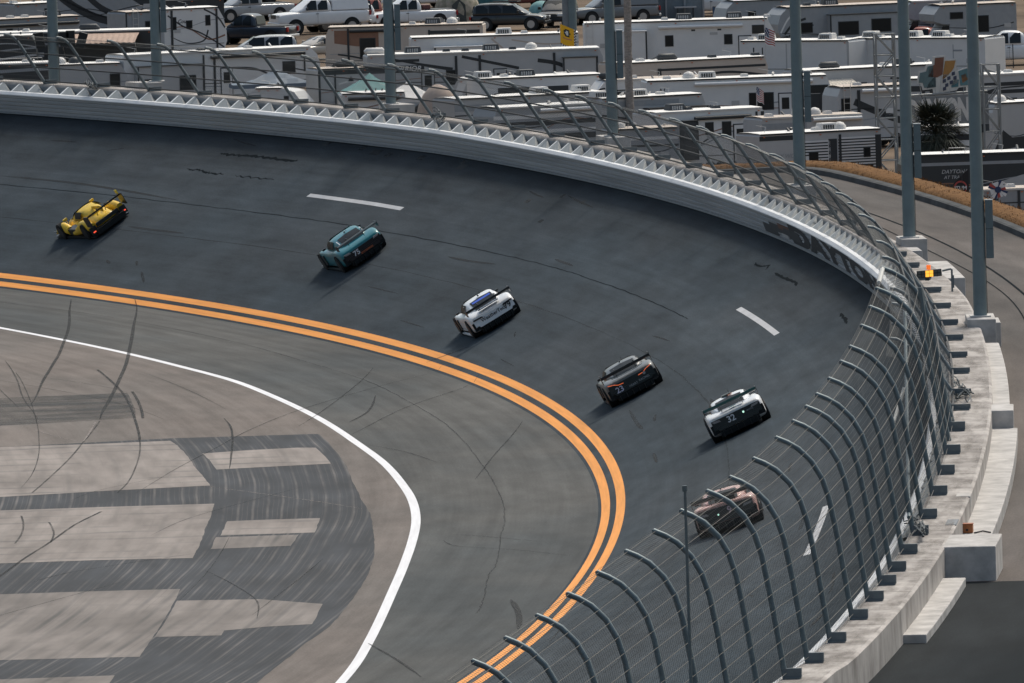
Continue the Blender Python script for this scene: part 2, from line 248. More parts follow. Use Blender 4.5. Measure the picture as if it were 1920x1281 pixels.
# ------------------------------------------------------------------ setting: racing surface, apron, infield paving
WW = sorted([tuple(q) for q in spline(FLINE['white'], 6)])
def wwhite(s):
    if s <= WW[0][0]: return WW[0][1]
    if s >= WW[-1][0]: return max(-16., WW[-1][1]-(s-WW[-1][0])*.045)
    for i in range(len(WW)-1):
        if WW[i][0] <= s <= WW[i+1][0]:
            a, b = WW[i], WW[i+1]; return a[1]+(b[1]-a[1])*(s-a[0])/max(1e-6, b[0]-a[0])
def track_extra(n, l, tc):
    """wear of the banking: rubbered groove low, dusty middle lane, rubber and painted-in wall shade darkening the top; paving lanes"""
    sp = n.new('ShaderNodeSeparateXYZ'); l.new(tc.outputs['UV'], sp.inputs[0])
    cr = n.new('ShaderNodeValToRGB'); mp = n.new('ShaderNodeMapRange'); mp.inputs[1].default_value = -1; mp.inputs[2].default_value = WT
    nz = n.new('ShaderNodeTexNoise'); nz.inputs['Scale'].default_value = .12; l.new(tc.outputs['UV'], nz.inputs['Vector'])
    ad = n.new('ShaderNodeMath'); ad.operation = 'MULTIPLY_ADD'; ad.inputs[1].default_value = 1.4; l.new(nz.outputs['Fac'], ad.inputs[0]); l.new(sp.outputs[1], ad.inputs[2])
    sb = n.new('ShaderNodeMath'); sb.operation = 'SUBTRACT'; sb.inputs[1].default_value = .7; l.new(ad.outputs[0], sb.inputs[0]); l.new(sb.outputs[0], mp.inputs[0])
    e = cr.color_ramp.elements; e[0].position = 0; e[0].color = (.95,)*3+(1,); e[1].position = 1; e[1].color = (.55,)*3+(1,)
    for pos, v in ((.16, .98), (.32, .86), (.46, .96), (.58, 1.06), (.72, 1.04), (.84, .86), (.93, .74)):  # last stops darken towards the wall: shade painted into the asphalt colour
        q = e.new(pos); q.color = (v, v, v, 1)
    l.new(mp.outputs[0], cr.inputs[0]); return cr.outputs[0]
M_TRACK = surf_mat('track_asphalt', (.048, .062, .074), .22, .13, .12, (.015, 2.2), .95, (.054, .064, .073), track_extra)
M_APRON = surf_mat('apron_asphalt', (.075, .081, .083), .14, .16, .16, (.02, 1.6), .9, (.090, .090, .087))
M_INF = surf_mat('infield_paving', (.146, .132, .122), .14, .14, .18, (.03, 1.4), .9, (.164, .143, .130))
def sheet(name, m, fn, a, b, rs, d=2.5, parent=None, kind=None):
    q = MB(); strip(q, fn, a, b, rs, d, None); o = q.build(name, m, parent, smooth=bool(kind) and name != 'kerb')
    if kind: o['kind'] = kind
    return o
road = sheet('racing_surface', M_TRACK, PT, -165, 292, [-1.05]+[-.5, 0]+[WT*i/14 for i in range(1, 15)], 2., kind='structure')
q = MB(); S = srange(-165, 292, 2.)
q.grid([[PT(s, wwhite(s)+(-1.05-wwhite(s))*k/6) for k in range(7)] for s in S][::-1], None, [[(s, wwhite(s)+(-1.05-wwhite(s))*k/6) for k in range(7)] for s in S][::-1])
apron = q.build('apron', M_APRON, smooth=True); apron['kind'] = 'structure'
q = MB(); q.grid([[PT(s, -70+(wwhite(s)+70)*k/10, -.001) for k in range(11)] for s in S][::-1], None, [[(s, -70+(wwhite(s)+70)*k/10) for k in range(11)] for s in S][::-1])
infield = q.build('infield_paving', M_INF, smooth=True); infield['kind'] = 'structure'
def ribbon(mb, pts, wid, fn, dz, n=6, m=None, taper=False, jit=0.):
    c = spline([tuple(p) for p in pts], n); rows = []; uv = []; L = 0
    for i, p in enumerate(c):
        a = c[max(i-1, 0)]; b = c[min(i+1, len(c)-1)]; t = Vector((b[0]-a[0], b[1]-a[1])); t = t.normalized() if t.length > 1e-6 else Vector((1, 0))
        nn = Vector((-t.y, t.x)); wd = wid
        if taper: wd *= min(1, .25+2.2*min(i, len(c)-1-i)/len(c)*1.6)
        j = random.uniform(-jit, jit); wd *= 1+random.uniform(-1, 1)*(.35 if jit else 0)
        rows.append([fn(p[0]+nn.x*wd/2, p[1]+nn.y*wd/2+j, dz), fn(p[0]-nn.x*wd/2, p[1]-nn.y*wd/2+j, dz)]); uv.append([(p[0], p[1]+wd/2), (p[0], p[1]-wd/2)])
    mb.grid(rows, m, uv)
M_YEL = mat('yellow_line_paint', (.82, .33, .075), .7, noise=.13, nscale=.9, spec=.2, coords='UV', streak=(.15, 6, 1))
M_WHT = mat('white_line_paint', (.70, .70, .72), .7, noise=.10, nscale=.8, spec=.2, coords='UV', streak=(.2, 5, 1))
def paint(name, a, b, w0, w1, m, parent, d=1.5, dz=.005):
    q = MB(); S = srange(a, b, d); q.grid([[PT(s, w0, dz), PT(s, w1, dz)] for s in S][::-1], None, [[(s, w0), (s, w1)] for s in S][::-1]); return q.build(name, m, parent)
paint('yellow_line', -165, 292, -.36, -.02, M_YEL, road); paint('yellow_line', -165, 292, -.93, -.60, M_YEL, road)
for a, b in ((121.7, 136.5), (29.3, 45.4), (-62.5, -46.4), (212, 227)): paint('lane_dash', a, b, 7.57, 7.80, mat('faded_white_paint', (.50, .50, .51), .75, noise=.12, nscale=.8, coords='UV'), road)
q = MB(); S = srange(-160, 285, 1.5); q.grid([[PT(s, wwhite(s)-.16, .006), PT(s, wwhite(s)+.16, .006)] for s in S][::-1], None, [[(s, 0), (s, .32)] for s in S][::-1])
q.build('white_line', M_WHT, apron)
# dark sealed paving with pale old blocks left in it, in the infield
def stripe_mat(name, c, c2, period, amt, thin=.5, wob=1.6, cross=0.):
    """paving laid in narrow strips along the lap: thin wandering lines between strips, fine grain (UV in metres)"""
    m = bpy.data.materials.new(name); m.use_nodes = True; n = m.node_tree.nodes; l = m.node_tree.links; b = n['Principled BSDF']; b.inputs['Roughness'].default_value = .85; b.inputs['Specular IOR Level'].default_value = .2
    tc = n.new('ShaderNodeTexCoord')
    def nz(scale, xs, ys, det=3):
        mp = n.new('ShaderNodeMapping'); mp.inputs['Scale'].default_value = (xs, ys, 1); l.new(tc.outputs['UV'], mp.inputs[0]); t = n.new('ShaderNodeTexNoise'); t.inputs['Scale'].default_value = scale; t.inputs['Detail'].default_value = det; l.new(mp.outputs[0], t.inputs['Vector']); return t.outputs['Fac']
    def ma(op, a, b_, c_=None):
        t = n.new('ShaderNodeMath'); t.operation = op
        for i, q in enumerate((a, b_, c_)):
            if q is None: continue
            if isinstance(q, (int, float)): t.inputs[i].default_value = q
            else: l.new(q, t.inputs[i])
        return t.outputs[0]
    def rg(x, a, b_, lo=0., hi=1.):
        r = n.new('ShaderNodeMapRange'); r.inputs[1].default_value = a; r.inputs[2].default_value = b_; r.inputs[3].default_value = lo; r.inputs[4].default_value = hi; l.new(x, r.inputs[0]); return r.outputs[0]
    sp = n.new('ShaderNodeSeparateXYZ'); l.new(tc.outputs['UV'], sp.inputs[0])
    v = ma('MULTIPLY_ADD', nz(1., .030, .12, 2), wob, sp.outputs[1]); v = ma('MULTIPLY_ADD', nz(1., .16, .5, 2), .05, v)
    ph = ma('MULTIPLY', v, 6.2832/period); w1 = ma('SINE', ph, 0); w2 = ma('SINE', ma('MULTIPLY', ph, 2.9), 1.3)
    line = ma('MAXIMUM', rg(w1, thin, 1.), ma('MULTIPLY', rg(w2, .75, 1.), .45))
    line = ma('MULTIPLY', line, rg(nz(.8, .12, 1.1, 5), .36, .66, 0, amt))
    mx = n.new('ShaderNodeMix'); mx.data_type = 'RGBA'; mx.inputs[6].default_value = col4(c); mx.inputs[7].default_value = col4(c2)
    u = ma('MULTIPLY_ADD', nz(1., .1, .25, 3), 2.2, sp.outputs[0]); l2 = rg(ma('SINE', ma('MULTIPLY', u, 6.2832/3.4), 0), .62, 1.); l2 = ma('MULTIPLY', l2, rg(nz(.5, .3, .5, 4), .40, .62, 0, cross)); line = ma('MAXIMUM', line, l2)
    g = ma('MULTIPLY', rg(nz(.6, .25, 2.2, 9), .3, .7, .78, 1.2), rg(nz(.2, .4, .9, 6), .3, .7, .74, 1.18))
    l.new(line, mx.inputs[0])
    # dark tyre and mower streaks across the lap direction
    vm = n.new('ShaderNodeVectorMath'); vm.operation = 'SCALE'; l.new(mx.outputs[2], vm.inputs[0]); l.new(g, vm.inputs['Scale']); l.new(vm.outputs[0], b.inputs['Base Color']); MATS[name] = m; return m
M_SEAL = stripe_mat('dark_sealer', (.040, .044, .051), (.155, .142, .136), .5, .75, .72, .5)
M_BLK = stripe_mat('pale_old_paving', (.245, .216, .198), (.13, .125, .12), .9, .35, .6, .3, .75)
M_BLK2 = stripe_mat('worn_grey_paving', (.200, .178, .164), (.10, .096, .094), .62, .8, .25, .6, .2)
M_GRY = worn_mat('patchy_sealer', (.05, .055, .058), .42, 1.1, .40, .16, soft=.45)
def patch(name, pts, m, dz):
    c = [tuple(p) for p in pts]; big = []
    for i in range(len(c)):
        a, b = c[i], c[(i+1) % len(c)]; n = max(1, int(max(abs(a[0]-b[0])/1.2, abs(a[1]-b[1])/.6)))
        big += [(a[0]+(b[0]-a[0])*k/n, a[1]+(b[1]-a[1])*k/n+(random.uniform(-.02, .02) if k else 0)) for k in range(n)]
    bm = bmesh.new(); vs_ = [bm.verts.new((x, y, 0)) for x, y in big]; bm.faces.new(vs_); bmesh.ops.triangulate(bm, faces=bm.faces[:])
    q = MB()
    for f in bm.faces:
        P = [v.co.copy() for v in f.verts]; q.poly([PT(p.x, p.y, dz) for p in P], None, [(p.x, p.y) for p in P])
    bm.free(); 
    me_fix = q.build(name, m, infield); bm2 = bmesh.new(); bm2.from_mesh(me_fix.data); bmesh.ops.recalc_face_normals(bm2, faces=bm2.faces[:])
    for f in bm2.faces:
        if f.normal.z < 0: f.normal_flip()
    bm2.to_mesh(me_fix.data); bm2.free(); return me_fix
patch('sealed_paving', FPOLY['dark'], M_SEAL, .005)
for k, m in (('b1', M_BLK), ('b2', M_BLK), ('b3', M_BLK2), ('b4', M_BLK2), ('b5', M_BLK2), ('b6', M_BLK), ('b7', M_BLK)): patch('pale_paving_block', FPOLY[k], m, .010)
patch('patchy_paving', FPOLY['g1'], M_GRY, .006); patch('patchy_paving', FPOLY['g2'], M_BLK2, .009)
# tyre marks, cracks and seams
M_SKID = worn_mat('tyre_rubber', (.022, .024, .026), .66, 1.2, .06, 5., soft=.55)
M_SKIDF = worn_mat('faint_rubber', (.03, .032, .034), .5, .9, .05, 5., soft=.6)
M_SEAMF = worn_mat('faint_seam', (.03, .034, .036), .30, .25, .1, 1., soft=.5)
M_CRK = mat('crack_sealer', (.014, .018, .021), 1., noise=.2, spec=.02)
M_PALE = worn_mat('pale_scuff', (.34, .30, .28), .45, 1., .06, 5., soft=.6)
def mark(name, pts, wid, m, parent, dz, taper=True, jit=0., n=6): q = MB(); ribbon(q, pts, wid, PT, dz, n, None, taper, jit); return q.build(name, m, parent)
for k, wd in (('skid1', .13), ('skid2', .15), ('skid2b', .07), ('skid3', .10), ('skid3b', .11), ('skid3c', .06), ('skid4', .04), ('skid5', .10), ('skid6', .07), ('skid7', .07)):
    mark('tyre_mark', FLINE[k], wd, M_SKID if wd > .08 else M_SKIDF, infield, .016, wd > .12)
for k, wd in (('thin1', .055), ('thin2', .06), ('thin3', .09), ('thin4', .05), ('thin5', .08), ('thin6', .07), ('thin7', .06), ('thin8', .09), ('thin9', .06), ('thin10', .06), ('stain1', .2)):
    mark('tyre_mark', FLINE[k], wd, M_SKIDF if wd < .08 else M_SKID, apron, .017)
rs_ = random.Random(21)
for i in range(13):      # long faint arcs of rubber across the infield paving
    s = rs_.uniform(-80, 95); w_ = rs_.uniform(-22, -9.5); L = rs_.uniform(12, 45); dw = rs_.uniform(-5, 5)
    if w_+max(0, dw) < wwhite(s)-1: mark('tyre_mark', [(s, w_), (s+L*.35, w_+dw*.2), (s+L*.7, w_+dw*.6), (s+L, min(w_+dw, wwhite(s+L)-.5))], rs_.uniform(.025, .07), M_SKIDF, infield, .0165, True, 0, 6)
for k, wd in (('w1', .05), ('wh2', .06), ('wh3', .05)): mark('pale_scuff', FLINE[k], wd, M_PALE, infield, .018)
mark('crack', FLINE['crack'], .045, M_SKIDF, apron, .014, False, .02, 14); mark('crack', FLINE['edge1'], .05, M_CRK, infield, .014, False)
mark('paving_seam', BLINE['seam'], .032, M_CRK, road, .006, False, .025, 12)
for w_, m_ in ((3.9, M_SEAMF),):      # joints between paving lanes
    mark('paving_seam', [(s_, w_+.05*math.sin(s_*.07)) for s_ in srange(-120, 230, 7)], .05, m_, road, .006, False, .02, 3)
for k, wd in (('crk1', .15), ('crk2', .10), ('crk3', .06)): mark('crack', BLINE[k], wd, M_CRK, road, .007, True, .06, 10)
for k in ('sc1', 'sc2', 'sc3'): mark('crack', BLINE[k], .13, M_CRK, road, .007, True, .03, 6)
for k in ('m1', 'm2', 'm3', 'm4', 'm5', 'm6', 'sk1', 'sk2', 'sk3', 'sk4'): mark('tyre_mark', BLINE[k], .14, M_SKIDF, road, .008)
M_PAT = worn_mat('asphalt_patch', (.022, .026, .029), .75, .8, .3, 1.5, soft=.4)
for s, w_, a, b in BRECT:
    q = MB(); L = a/17; hh = .16+.03*b; q.grid([[PT(s+L/2, w_-hh/2, .007), PT(s+L/2, w_+hh/2, .007)], [PT(s-L/2, w_-hh/2, .007), PT(s-L/2, w_+hh/2, .007)]], None, [[(s+L/2, w_), (s+L/2, w_+hh)], [(s-L/2, w_), (s-L/2, w_+hh)]]); q.build('asphalt_patch', M_PAT, road)
rs_ = random.Random(3)
for i in range(24):      # short scuffs of rubber scattered over the banking and apron
    s = rs_.uniform(-95, 185); w_ = rs_.uniform(.4, 10.8); L = rs_.uniform(1, 7); dw = rs_.uniform(-.35, .35)
    mark('tyre_mark', [(s, w_), (s+L/2, w_+dw*.4), (s+L, w_+dw)], rs_.uniform(.05, .14), M_SKIDF, road, .008, True, 0, 3)
# ------------------------------------------------------------------ outer barrier
M_SAFER = mat('barrier_paint', (.40, .41, .42), .8, noise=.20, nscale=1.3, spec=.2, coords='UV', streak=(.06, 9, 1), bump=.05)
M_CAP = mat('white_rail_paint', (.74, .75, .76), .8, spec=.15, noise=.08, nscale=.7, coords='UV', streak=(.3, 3, 1))
M_WEDGE = mat('grey_foam_cover', (.27, .29, .30), .6, noise=.10, nscale=2.)
M_WEDGET = mat('pale_foam_edge', (.72, .74, .75), .6, noise=.06, nscale=2.)
M_CONCG = mat('grey_wall_concrete', (.21, .225, .24), .8, noise=.18, nscale=.8)
M_CONC = mat('white_concrete', (.36, .328, .305), .85, noise=.34, nscale=.9, spec=.25, coords='UV', streak=(.9, .5, 1), c2=(.52, .485, .455), bump=.15)
M_CONCB = mat('white_concrete_block', (.45, .43, .41), .85, noise=.24, nscale=1.4, spec=.25, bump=.15)
bar = empty('crash_barrier', PT(40, WT), label='long grey steel crash barrier with white top rail round the top of the banking', cat='barrier')
bar_i = bar.matrix_world.inverted(); bar.location = (0, 0, 0)
prof = []
for k in range(5):
    a, b = k/5, (k+1)/5
    for t, rec in ((a+.018, .035), (a+.040, 0.), (b-.040, 0.), (b-.018, .035)):
        prof.append((WDR*t+rec, WDZ*.955*t+.01))
sheet('steel_facing', M_SAFER, PO, -160, 285, prof, 2.5, bar)
sheet('base_strip', mat('base_strip_paint', (.16, .17, .175), .7, noise=.15), PO, -160, 285, [(-.10, .006), (-.06, .09), (-.03, .10)], 2.5, bar)
zc = WDZ
sheet('top_rail', M_CAP, PO, -160, 285, [(WDR-.03, zc-.07), (WDR-.035, zc-.03), (WDR+.05, zc+.09), (WDR+.24, zc+.10), (WDR+.24, zc-.04)], 2.5, bar)
q = MB(); wl = []
def wedge_mesh():
    b = MB(); F, B_, T0, T1 = -.01, .41, .05, .41     # local: x = along lap (towards larger s), y = outwards from the rail, z up from the rail
    Lp = [(.98, F, T0), (.76, F, T0+.012), (-.96, F, T0), (.50, B_, T1-.01), (.66, B_, T1+.01), (.92, B_, T1-.015), (.98, B_, T0), (-.25, B_, T0)]
    b.poly([Lp[1], Lp[2], Lp[3], Lp[4]], M_WEDGE); b.poly([Lp[0], Lp[1], Lp[4], Lp[5]], M_WEDGET); b.poly([Lp[0], Lp[5], Lp[6]], M_WEDGE); b.poly([Lp[2], Lp[7], Lp[3]], M_WEDGE)
    b.poly([Lp[3], Lp[7], Lp[6], Lp[5], Lp[4]], M_WEDGE); b.poly([Lp[0], Lp[6], Lp[7], Lp[2], Lp[1]], M_WEDGE)
    return b.build('foam_wedge', None, bar)
w0 = wedge_mesh(); S = []; s = -74.
while s < 196: S.append(s); s += 2.0
for i, s in enumerate(S):
    o = w0 if i == 0 else w0.copy()
    if i: COL.objects.link(o)
    x, y, h, b, _ = fr(s); P = PO(s, WDR+.22, WDZ+.02); jy = random.uniform(-.02, .02)
    o.matrix_local = Matrix(((-math.sin(h+jy), math.cos(h+jy), 0, P.x), (math.cos(h+jy), math.sin(h+jy), 0, P.y), (0, 0, 1, P.z+random.uniform(-.015, .01)), (0, 0, 0, 1)))
    o.parent = bar
# DAYTONA lettering and the flag emblem painted on the facing
M_LET = mat('navy_wall_lettering', (.028, .036, .046), .6, noise=.12)
V, F = text_geo('DAYTONA', 1., .06, 0, 1.0); x0 = min(v.x for v in V); x1 = max(v.x for v in V); y0 = min(v.y for v in V); y1 = max(v.y for v in V)
def wallpt(s, t, out=.012): return PO(s, WDR*t-out, WDZ*.955*t+.01)
def letter_mesh(name, V, F, fs, ft, m, parent, out=.012, cut=.8):
    bm = bmesh.new(); vv = [bm.verts.new(v) for v in V]
    for f in F:
        try: bm.faces.new([vv[i] for i in f])
        except ValueError: pass
    bmesh.ops.triangulate(bm, faces=bm.faces[:])
    for it in range(3):
        E = [e for e in bm.edges if abs(fs(e.verts[0].co.x)-fs(e.verts[1].co.x)) > 2.4]
        if not E: break
        bmesh.ops.subdivide_edges(bm, edges=E, cuts=1); bmesh.ops.triangulate(bm, faces=bm.faces[:])
    for v in bm.verts: v.co = wallpt(fs(v.co.x), ft(v.co.y), out)
    me = bpy.data.meshes.new(name); bm.to_mesh(me); bm.free(); me.materials.append(m); o = bpy.data.objects.new(name, me); COL.objects.link(o); o.parent = parent; return o
letter_mesh('wall_lettering', V, F, lambda x: 55-(x-x0)/(x1-x0)*40, lambda y: .05+(y-y0)/(y1-y0)*.91, M_LET, bar)
emb = [(0, 0, .35, .5, (.05, .06, .07)), (.18, .25, .5, .42, (.05, .06, .07)), (.42, .5, .3, .3, (.16, .075, .05)), (.55, .35, .2, .3, (.05, .06, .07)), (.66, .15, .34, .36, (.05, .06, .07)), (.45, .08, .18, .2, (.5, .5, .5)), (.78, .5, .2, .2, (.05, .06, .07))]
for i, (a, b, wd, ht, c) in enumerate(emb):
    q = MB(); s_a, s_b = 63-a*11, 63-(a+wd)*11; q.grid([[wallpt(s_a+(s_b-s_a)*k/4, .12+.8*b, .013+.002*i), wallpt(s_a+(s_b-s_a)*k/4, .12+.8*(b+ht), .013+.002*i)] for k in range(5)])
    q.build('wall_emblem', mat('emblem_paint_%d' % int(c[0]*1000), c, .6), bar)
# ------------------------------------------------------------------ concrete outer wall with its ledge, pedestals and blocks
ow = empty('outer_wall', label='white concrete outer wall with a wide ledge carrying the catch fence', cat='wall')
def ledge_r(s): return _lin(s, -160, 280, [1.62, 1.62, 1.62, 1.72, 1.80, 1.42, 1.40, 1.40, 1.50, 1.50, 1.55, 1.55])
q = MB(); S = srange(-160, 285, 2.2); rows = []; uv = []
for s in S:
    e = ledge_r(s); pr_ = [(.30, .2), (.30, PZ-.06), (.33, PZ-.002), (.48, PZ), (.9, PZ+.005), (e-.06, PZ-.01), (e, PZ-.05), (e+.01, .8), (e+.02, .25-drop(s))]
    rows.append([PO(s, *k) for k in pr_]); uv.append([(s, k[0]+ (PZ-k[1])) for k in pr_])
q.grid(rows[::-1], None, uv[::-1]); q.build('wall_body', M_CONC, ow)
sheet('front_band', M_CONCG, PO, -160, 285, [(.28, WDZ-.35), (.28, PZ-.13), (.30, PZ-.10)], 2.5, ow)
sheet('gap_cover', M_CONCG, PO, -160, 285, [(WDR+.20, WDZ-.02), (.30, WDZ+.01)], 2.5, ow)
for s in srange(-156, 282, 8.1):      # casting joints across the ledge
    q = MB(); e = ledge_r(s); q.grid([[PO(s-.03, .36, PZ+.006), PO(s+.03, .36, PZ+.006)], [PO(s-.03, e-.05, PZ+.006), PO(s+.03, e-.05, PZ+.006)]]); q.build('casting_joint', mat('joint_dirt', (.25, .23, .21), .9), ow)
q = MB(); S = srange(-158, 283, 2.2); rows = []; uv = []
for s in S: e_ = ledge_r(s); rows.append([PO(s, .36+(e_-.46)*k/4, PZ+.011) for k in range(5)]); uv.append([(s, .36+(e_-.46)*k/4) for k in range(5)])
q.grid(rows[::-1], None, uv[::-1]); q.build('ledge_stains', worn_mat('ledge_dirt', (.20, .18, .162), .16, .9, .45, 1.6, soft=.5), ow)
def cblock(name, s0, s1, r0, r1, z0, z1, m=None, bevel=.03):
    b = MB(); n = max(1, int(abs(s1-s0)/3)); S = srange(min(s0, s1), max(s0, s1), 3.)
    A = [PO(s, r0, z0) for s in S]; Bq = [PO(s, r1, z0) for s in S]; Cq = [PO(s, r1, z1) for s in S]; D = [PO(s, r0, z1) for s in S]
    b.grid([[A[i], D[i], Cq[i], Bq[i]] for i in range(len(S))], None, close=True); b.poly([A[0], D[0], Cq[0], Bq[0]][::-1]); b.poly([A[-1], D[-1], Cq[-1], Bq[-1]])
    o = b.build(name, m or M_CONCB, ow, bevel=0)
    bm = bmesh.new(); bm.from_mesh(o.data); bmesh.ops.remove_doubles(bm, verts=bm.verts[:], dist=1e-4); bmesh.ops.recalc_face_normals(bm, faces=bm.faces[:]); bm.to_mesh(o.data); bm.free()
    if bevel: md = o.modifiers.new('bev', 'BEVEL'); md.width = bevel; md.segments = 2; md.limit_method = 'ANGLE'
    return o
for s, r in POLES: cblock('pole_pedestal', s-1.1, s+1.1, 1.32, 2.30, .2, 1.70)
cblock('concrete_block', 10.9, 20.6, 1.25, 2.30, .2, PZ-.012); cblock('concrete_block', 27.1, 29.2, 1.25, 1.90, .2, PZ-.016); cblock('concrete_block', 2.4, 3.9, 1.2, 1.62, .2, PZ-.02)
cblock('concrete_bench', -1, 3.2, 1.5, 1.93, .2, 1.10); cblock('concrete_bench', -39, -15.5, 1.5, 2.30, .2, PZ-.31); cblock('concrete_block', -41, -39, 1.55, 2.43, .2, PZ-.04)
cblock('concrete_bench', -74.5, -41, 1.55, 2.55, .2, .82); cblock('concrete_block', -80.7, -77.4, 1.4, 3.16, .2, PZ-.02)
cblock('concrete_bench', -96.1, -81.9, 1.4, 2.32, .2, .62); cblock('concrete_block', -9, -7.2, 1.4, 2.62, .2, 1.2); cblock('concrete_block', -67.1, -66.2, 1.2, 1.668, PZ-.4, PZ+.012, M_CONCB)
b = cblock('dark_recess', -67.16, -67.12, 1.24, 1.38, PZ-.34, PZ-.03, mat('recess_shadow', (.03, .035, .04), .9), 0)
cblock('wall_notch', -74.9, -73.4, 1.28, 1.62, PZ-.2, PZ+.007, M_CONCG, 0)
# ------------------------------------------------------------------ service road, kerb, dry grass bank, camping ground
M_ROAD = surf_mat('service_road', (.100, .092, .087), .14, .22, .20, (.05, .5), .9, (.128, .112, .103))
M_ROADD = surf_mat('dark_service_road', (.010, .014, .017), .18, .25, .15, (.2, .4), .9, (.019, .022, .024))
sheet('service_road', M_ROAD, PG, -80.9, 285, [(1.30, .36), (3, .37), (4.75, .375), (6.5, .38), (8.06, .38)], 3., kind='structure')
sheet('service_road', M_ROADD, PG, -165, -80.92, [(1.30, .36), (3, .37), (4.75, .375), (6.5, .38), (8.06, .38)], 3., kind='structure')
rd = [o for o in COL.objects if o.name.startswith('service_road')]
q = MB(); ribbon(q, [(s, 4.78) for s in srange(-75, 250, 9)], .10, PG, .384, 3); q.build('road_seam', M_CRK, rd[0])
q = MB(); ribbon(q, [(s, 3.9+.2*math.sin(s*.1)) for s in srange(-75, 60, 9)], .05, PG, .385, 3); q.build('road_seam', M_CRK, rd[0])
sheet('kerb', mat('kerb_concrete', (.085, .088, .09), .95, spec=.1, noise=.25, nscale=.7, coords='UV'), PG, -165, 285, [(8.0, .372), (8.02, .58), (8.10, .62), (8.40, .63), (8.42, .5)], 2.5, kind='structure')
M_GRASS = mat('dry_grass', (.145, .072, .028), .95, noise=.35, nscale=2.2, spec=.1, c2=(.215, .112, .045), bump=.6)
q = MB(); S = srange(-165, 285, 1.2); rg = random.Random(5); rows = []
for s in S: rows.append([PG(s+rg.uniform(-.2, .2), r, dz+rg.uniform(-.025, .025)) for r, dz in ((8.36, .52), (8.44, .70), (8.7, .78), (9.1, .83), (9.5, .80), (10., .60), (11.5, -.3))]+[PG(s, 16, -3.2)*1, Vector((PG(s, 26, 0).x, PG(s, 26, 0).y, -2.3))])
q.grid(rows[::-1]); o = q.build('grass_bank', M_GRASS, smooth=True); o['kind'] = 'structure'
q = MB(); rg = random.Random(11)     # tufts along the crest and the kerb edge
for i in range(15000):
    s = rg.uniform(-10, 200); r = rg.choice((8.42+rg.random()*.25, 8.5+rg.random()*1.3)); P = PG(s, r, .60+.16*min(1, (r-8.36)/.5)); a = rg.uniform(0, 6.28); hh = rg.uniform(.04, .13); lx, ly = rg.uniform(-.07, .07), rg.uniform(-.07, .07); ww = rg.uniform(.012, .03)
    q.poly([P+Vector((math.cos(a)*ww, math.sin(a)*ww, 0)), P-Vector((math.cos(a)*ww, math.sin(a)*ww, 0)), P+Vector((lx, ly, hh))])
o = q.build('grass_tufts', M_GRASS); tag(o, 'dry orange-brown grass blades along the crest of the bank', 'grass', kind='stuff')
q = MB(); q.grid([[Vector((x, y, -2.0)) for x in (-900, -60, -30, 0, 30, 60, 900)] for y in (-900, -200, 100, 200, 300, 400, 500, 700, 3200)])
o = q.build('camping_ground', mat('trodden_earth', (.12, .088, .064), .95, noise=.35, nscale=.12, c2=(.19, .14, .10), spec=.1)); o['kind'] = 'structure'
# ------------------------------------------------------------------ catch fences
M_POST = mat('galvanised_post', (.115, .15, .165), .5, .35, noise=.15, nscale=4., spec=.5)
M_POSTD = mat('weathered_post', (.17, .195, .205), .55, .35, noise=.18, nscale=4., spec=.5)
M_CABLE = mat('dark_cable', (.018, .02, .022), .6)
M_CABLEL = mat('bright_cable', (.155, .145, .13), .6, .2)
M_WIRE = mat('fence_wire', (.055, .062, .068), .55, .4)
M_PLATE = mat('foot_plate', (.13, .155, .17), .55, .3, noise=.12, nscale=5.)
def inward(s, i, u, base=(PR, PZ)):   # i metres towards the track, u metres up from the ledge
    return PO(s, base[0]-i, base[1]+u)
LOWP = [(0, 0), (.42, .64), (.84, 1.28), (1.22, 1.86), (1.38, 2.08), (1.58, 2.26), (1.80, 2.37), (2.0, 2.40)]
TALLP = [(a*.77, b*.83) for a, b in ((0, 0), (.18, 1.1), (.36, 2.2), (.54, 3.2), (.74, 4.2), (.98, 4.92), (1.36, 5.55), (1.86, 6.02), (2.3, 6.26), (2.72, 6.42))]
def along(P, t):
    L = [0]
    for i in range(1, len(P)): L.append(L[-1]+math.hypot(P[i][0]-P[i-1][0], P[i][1]-P[i-1][1]))
    d = t*L[-1]
    for i in range(1, len(P)):
        if d <= L[i]+1e-9: k = (d-L[i-1])/(L[i]-L[i-1]); return (P[i-1][0]+(P[i][0]-P[i-1][0])*k, P[i-1][1]+(P[i][1]-P[i-1][1])*k)
    return P[-1]
def post(parent, s, P, rad, n, m, plate):
    x, y, h, b, _ = fr(s); q = MB(); q.tube([inward(s, *p) for p in P], rad, n, None, up=(-math.sin(h), math.cos(h), 0)); o = q.build('post', m, parent, smooth=(n > 5))
    O = PO(s, PR, PZ); M = Matrix.Rotation(h, 3, 'Z'); q = MB()
    L, hh, th = plate
    q.box(O+M @ Vector((L/2-.06, 0, hh/2+.045)), (L, th, hh), None, 0, M); q.box(O+M @ Vector((L*.36, 0, .022)), (L*.95, .30, .045), None, 0, M)
    q.build('foot_plate', M_PLATE, o)
    return o
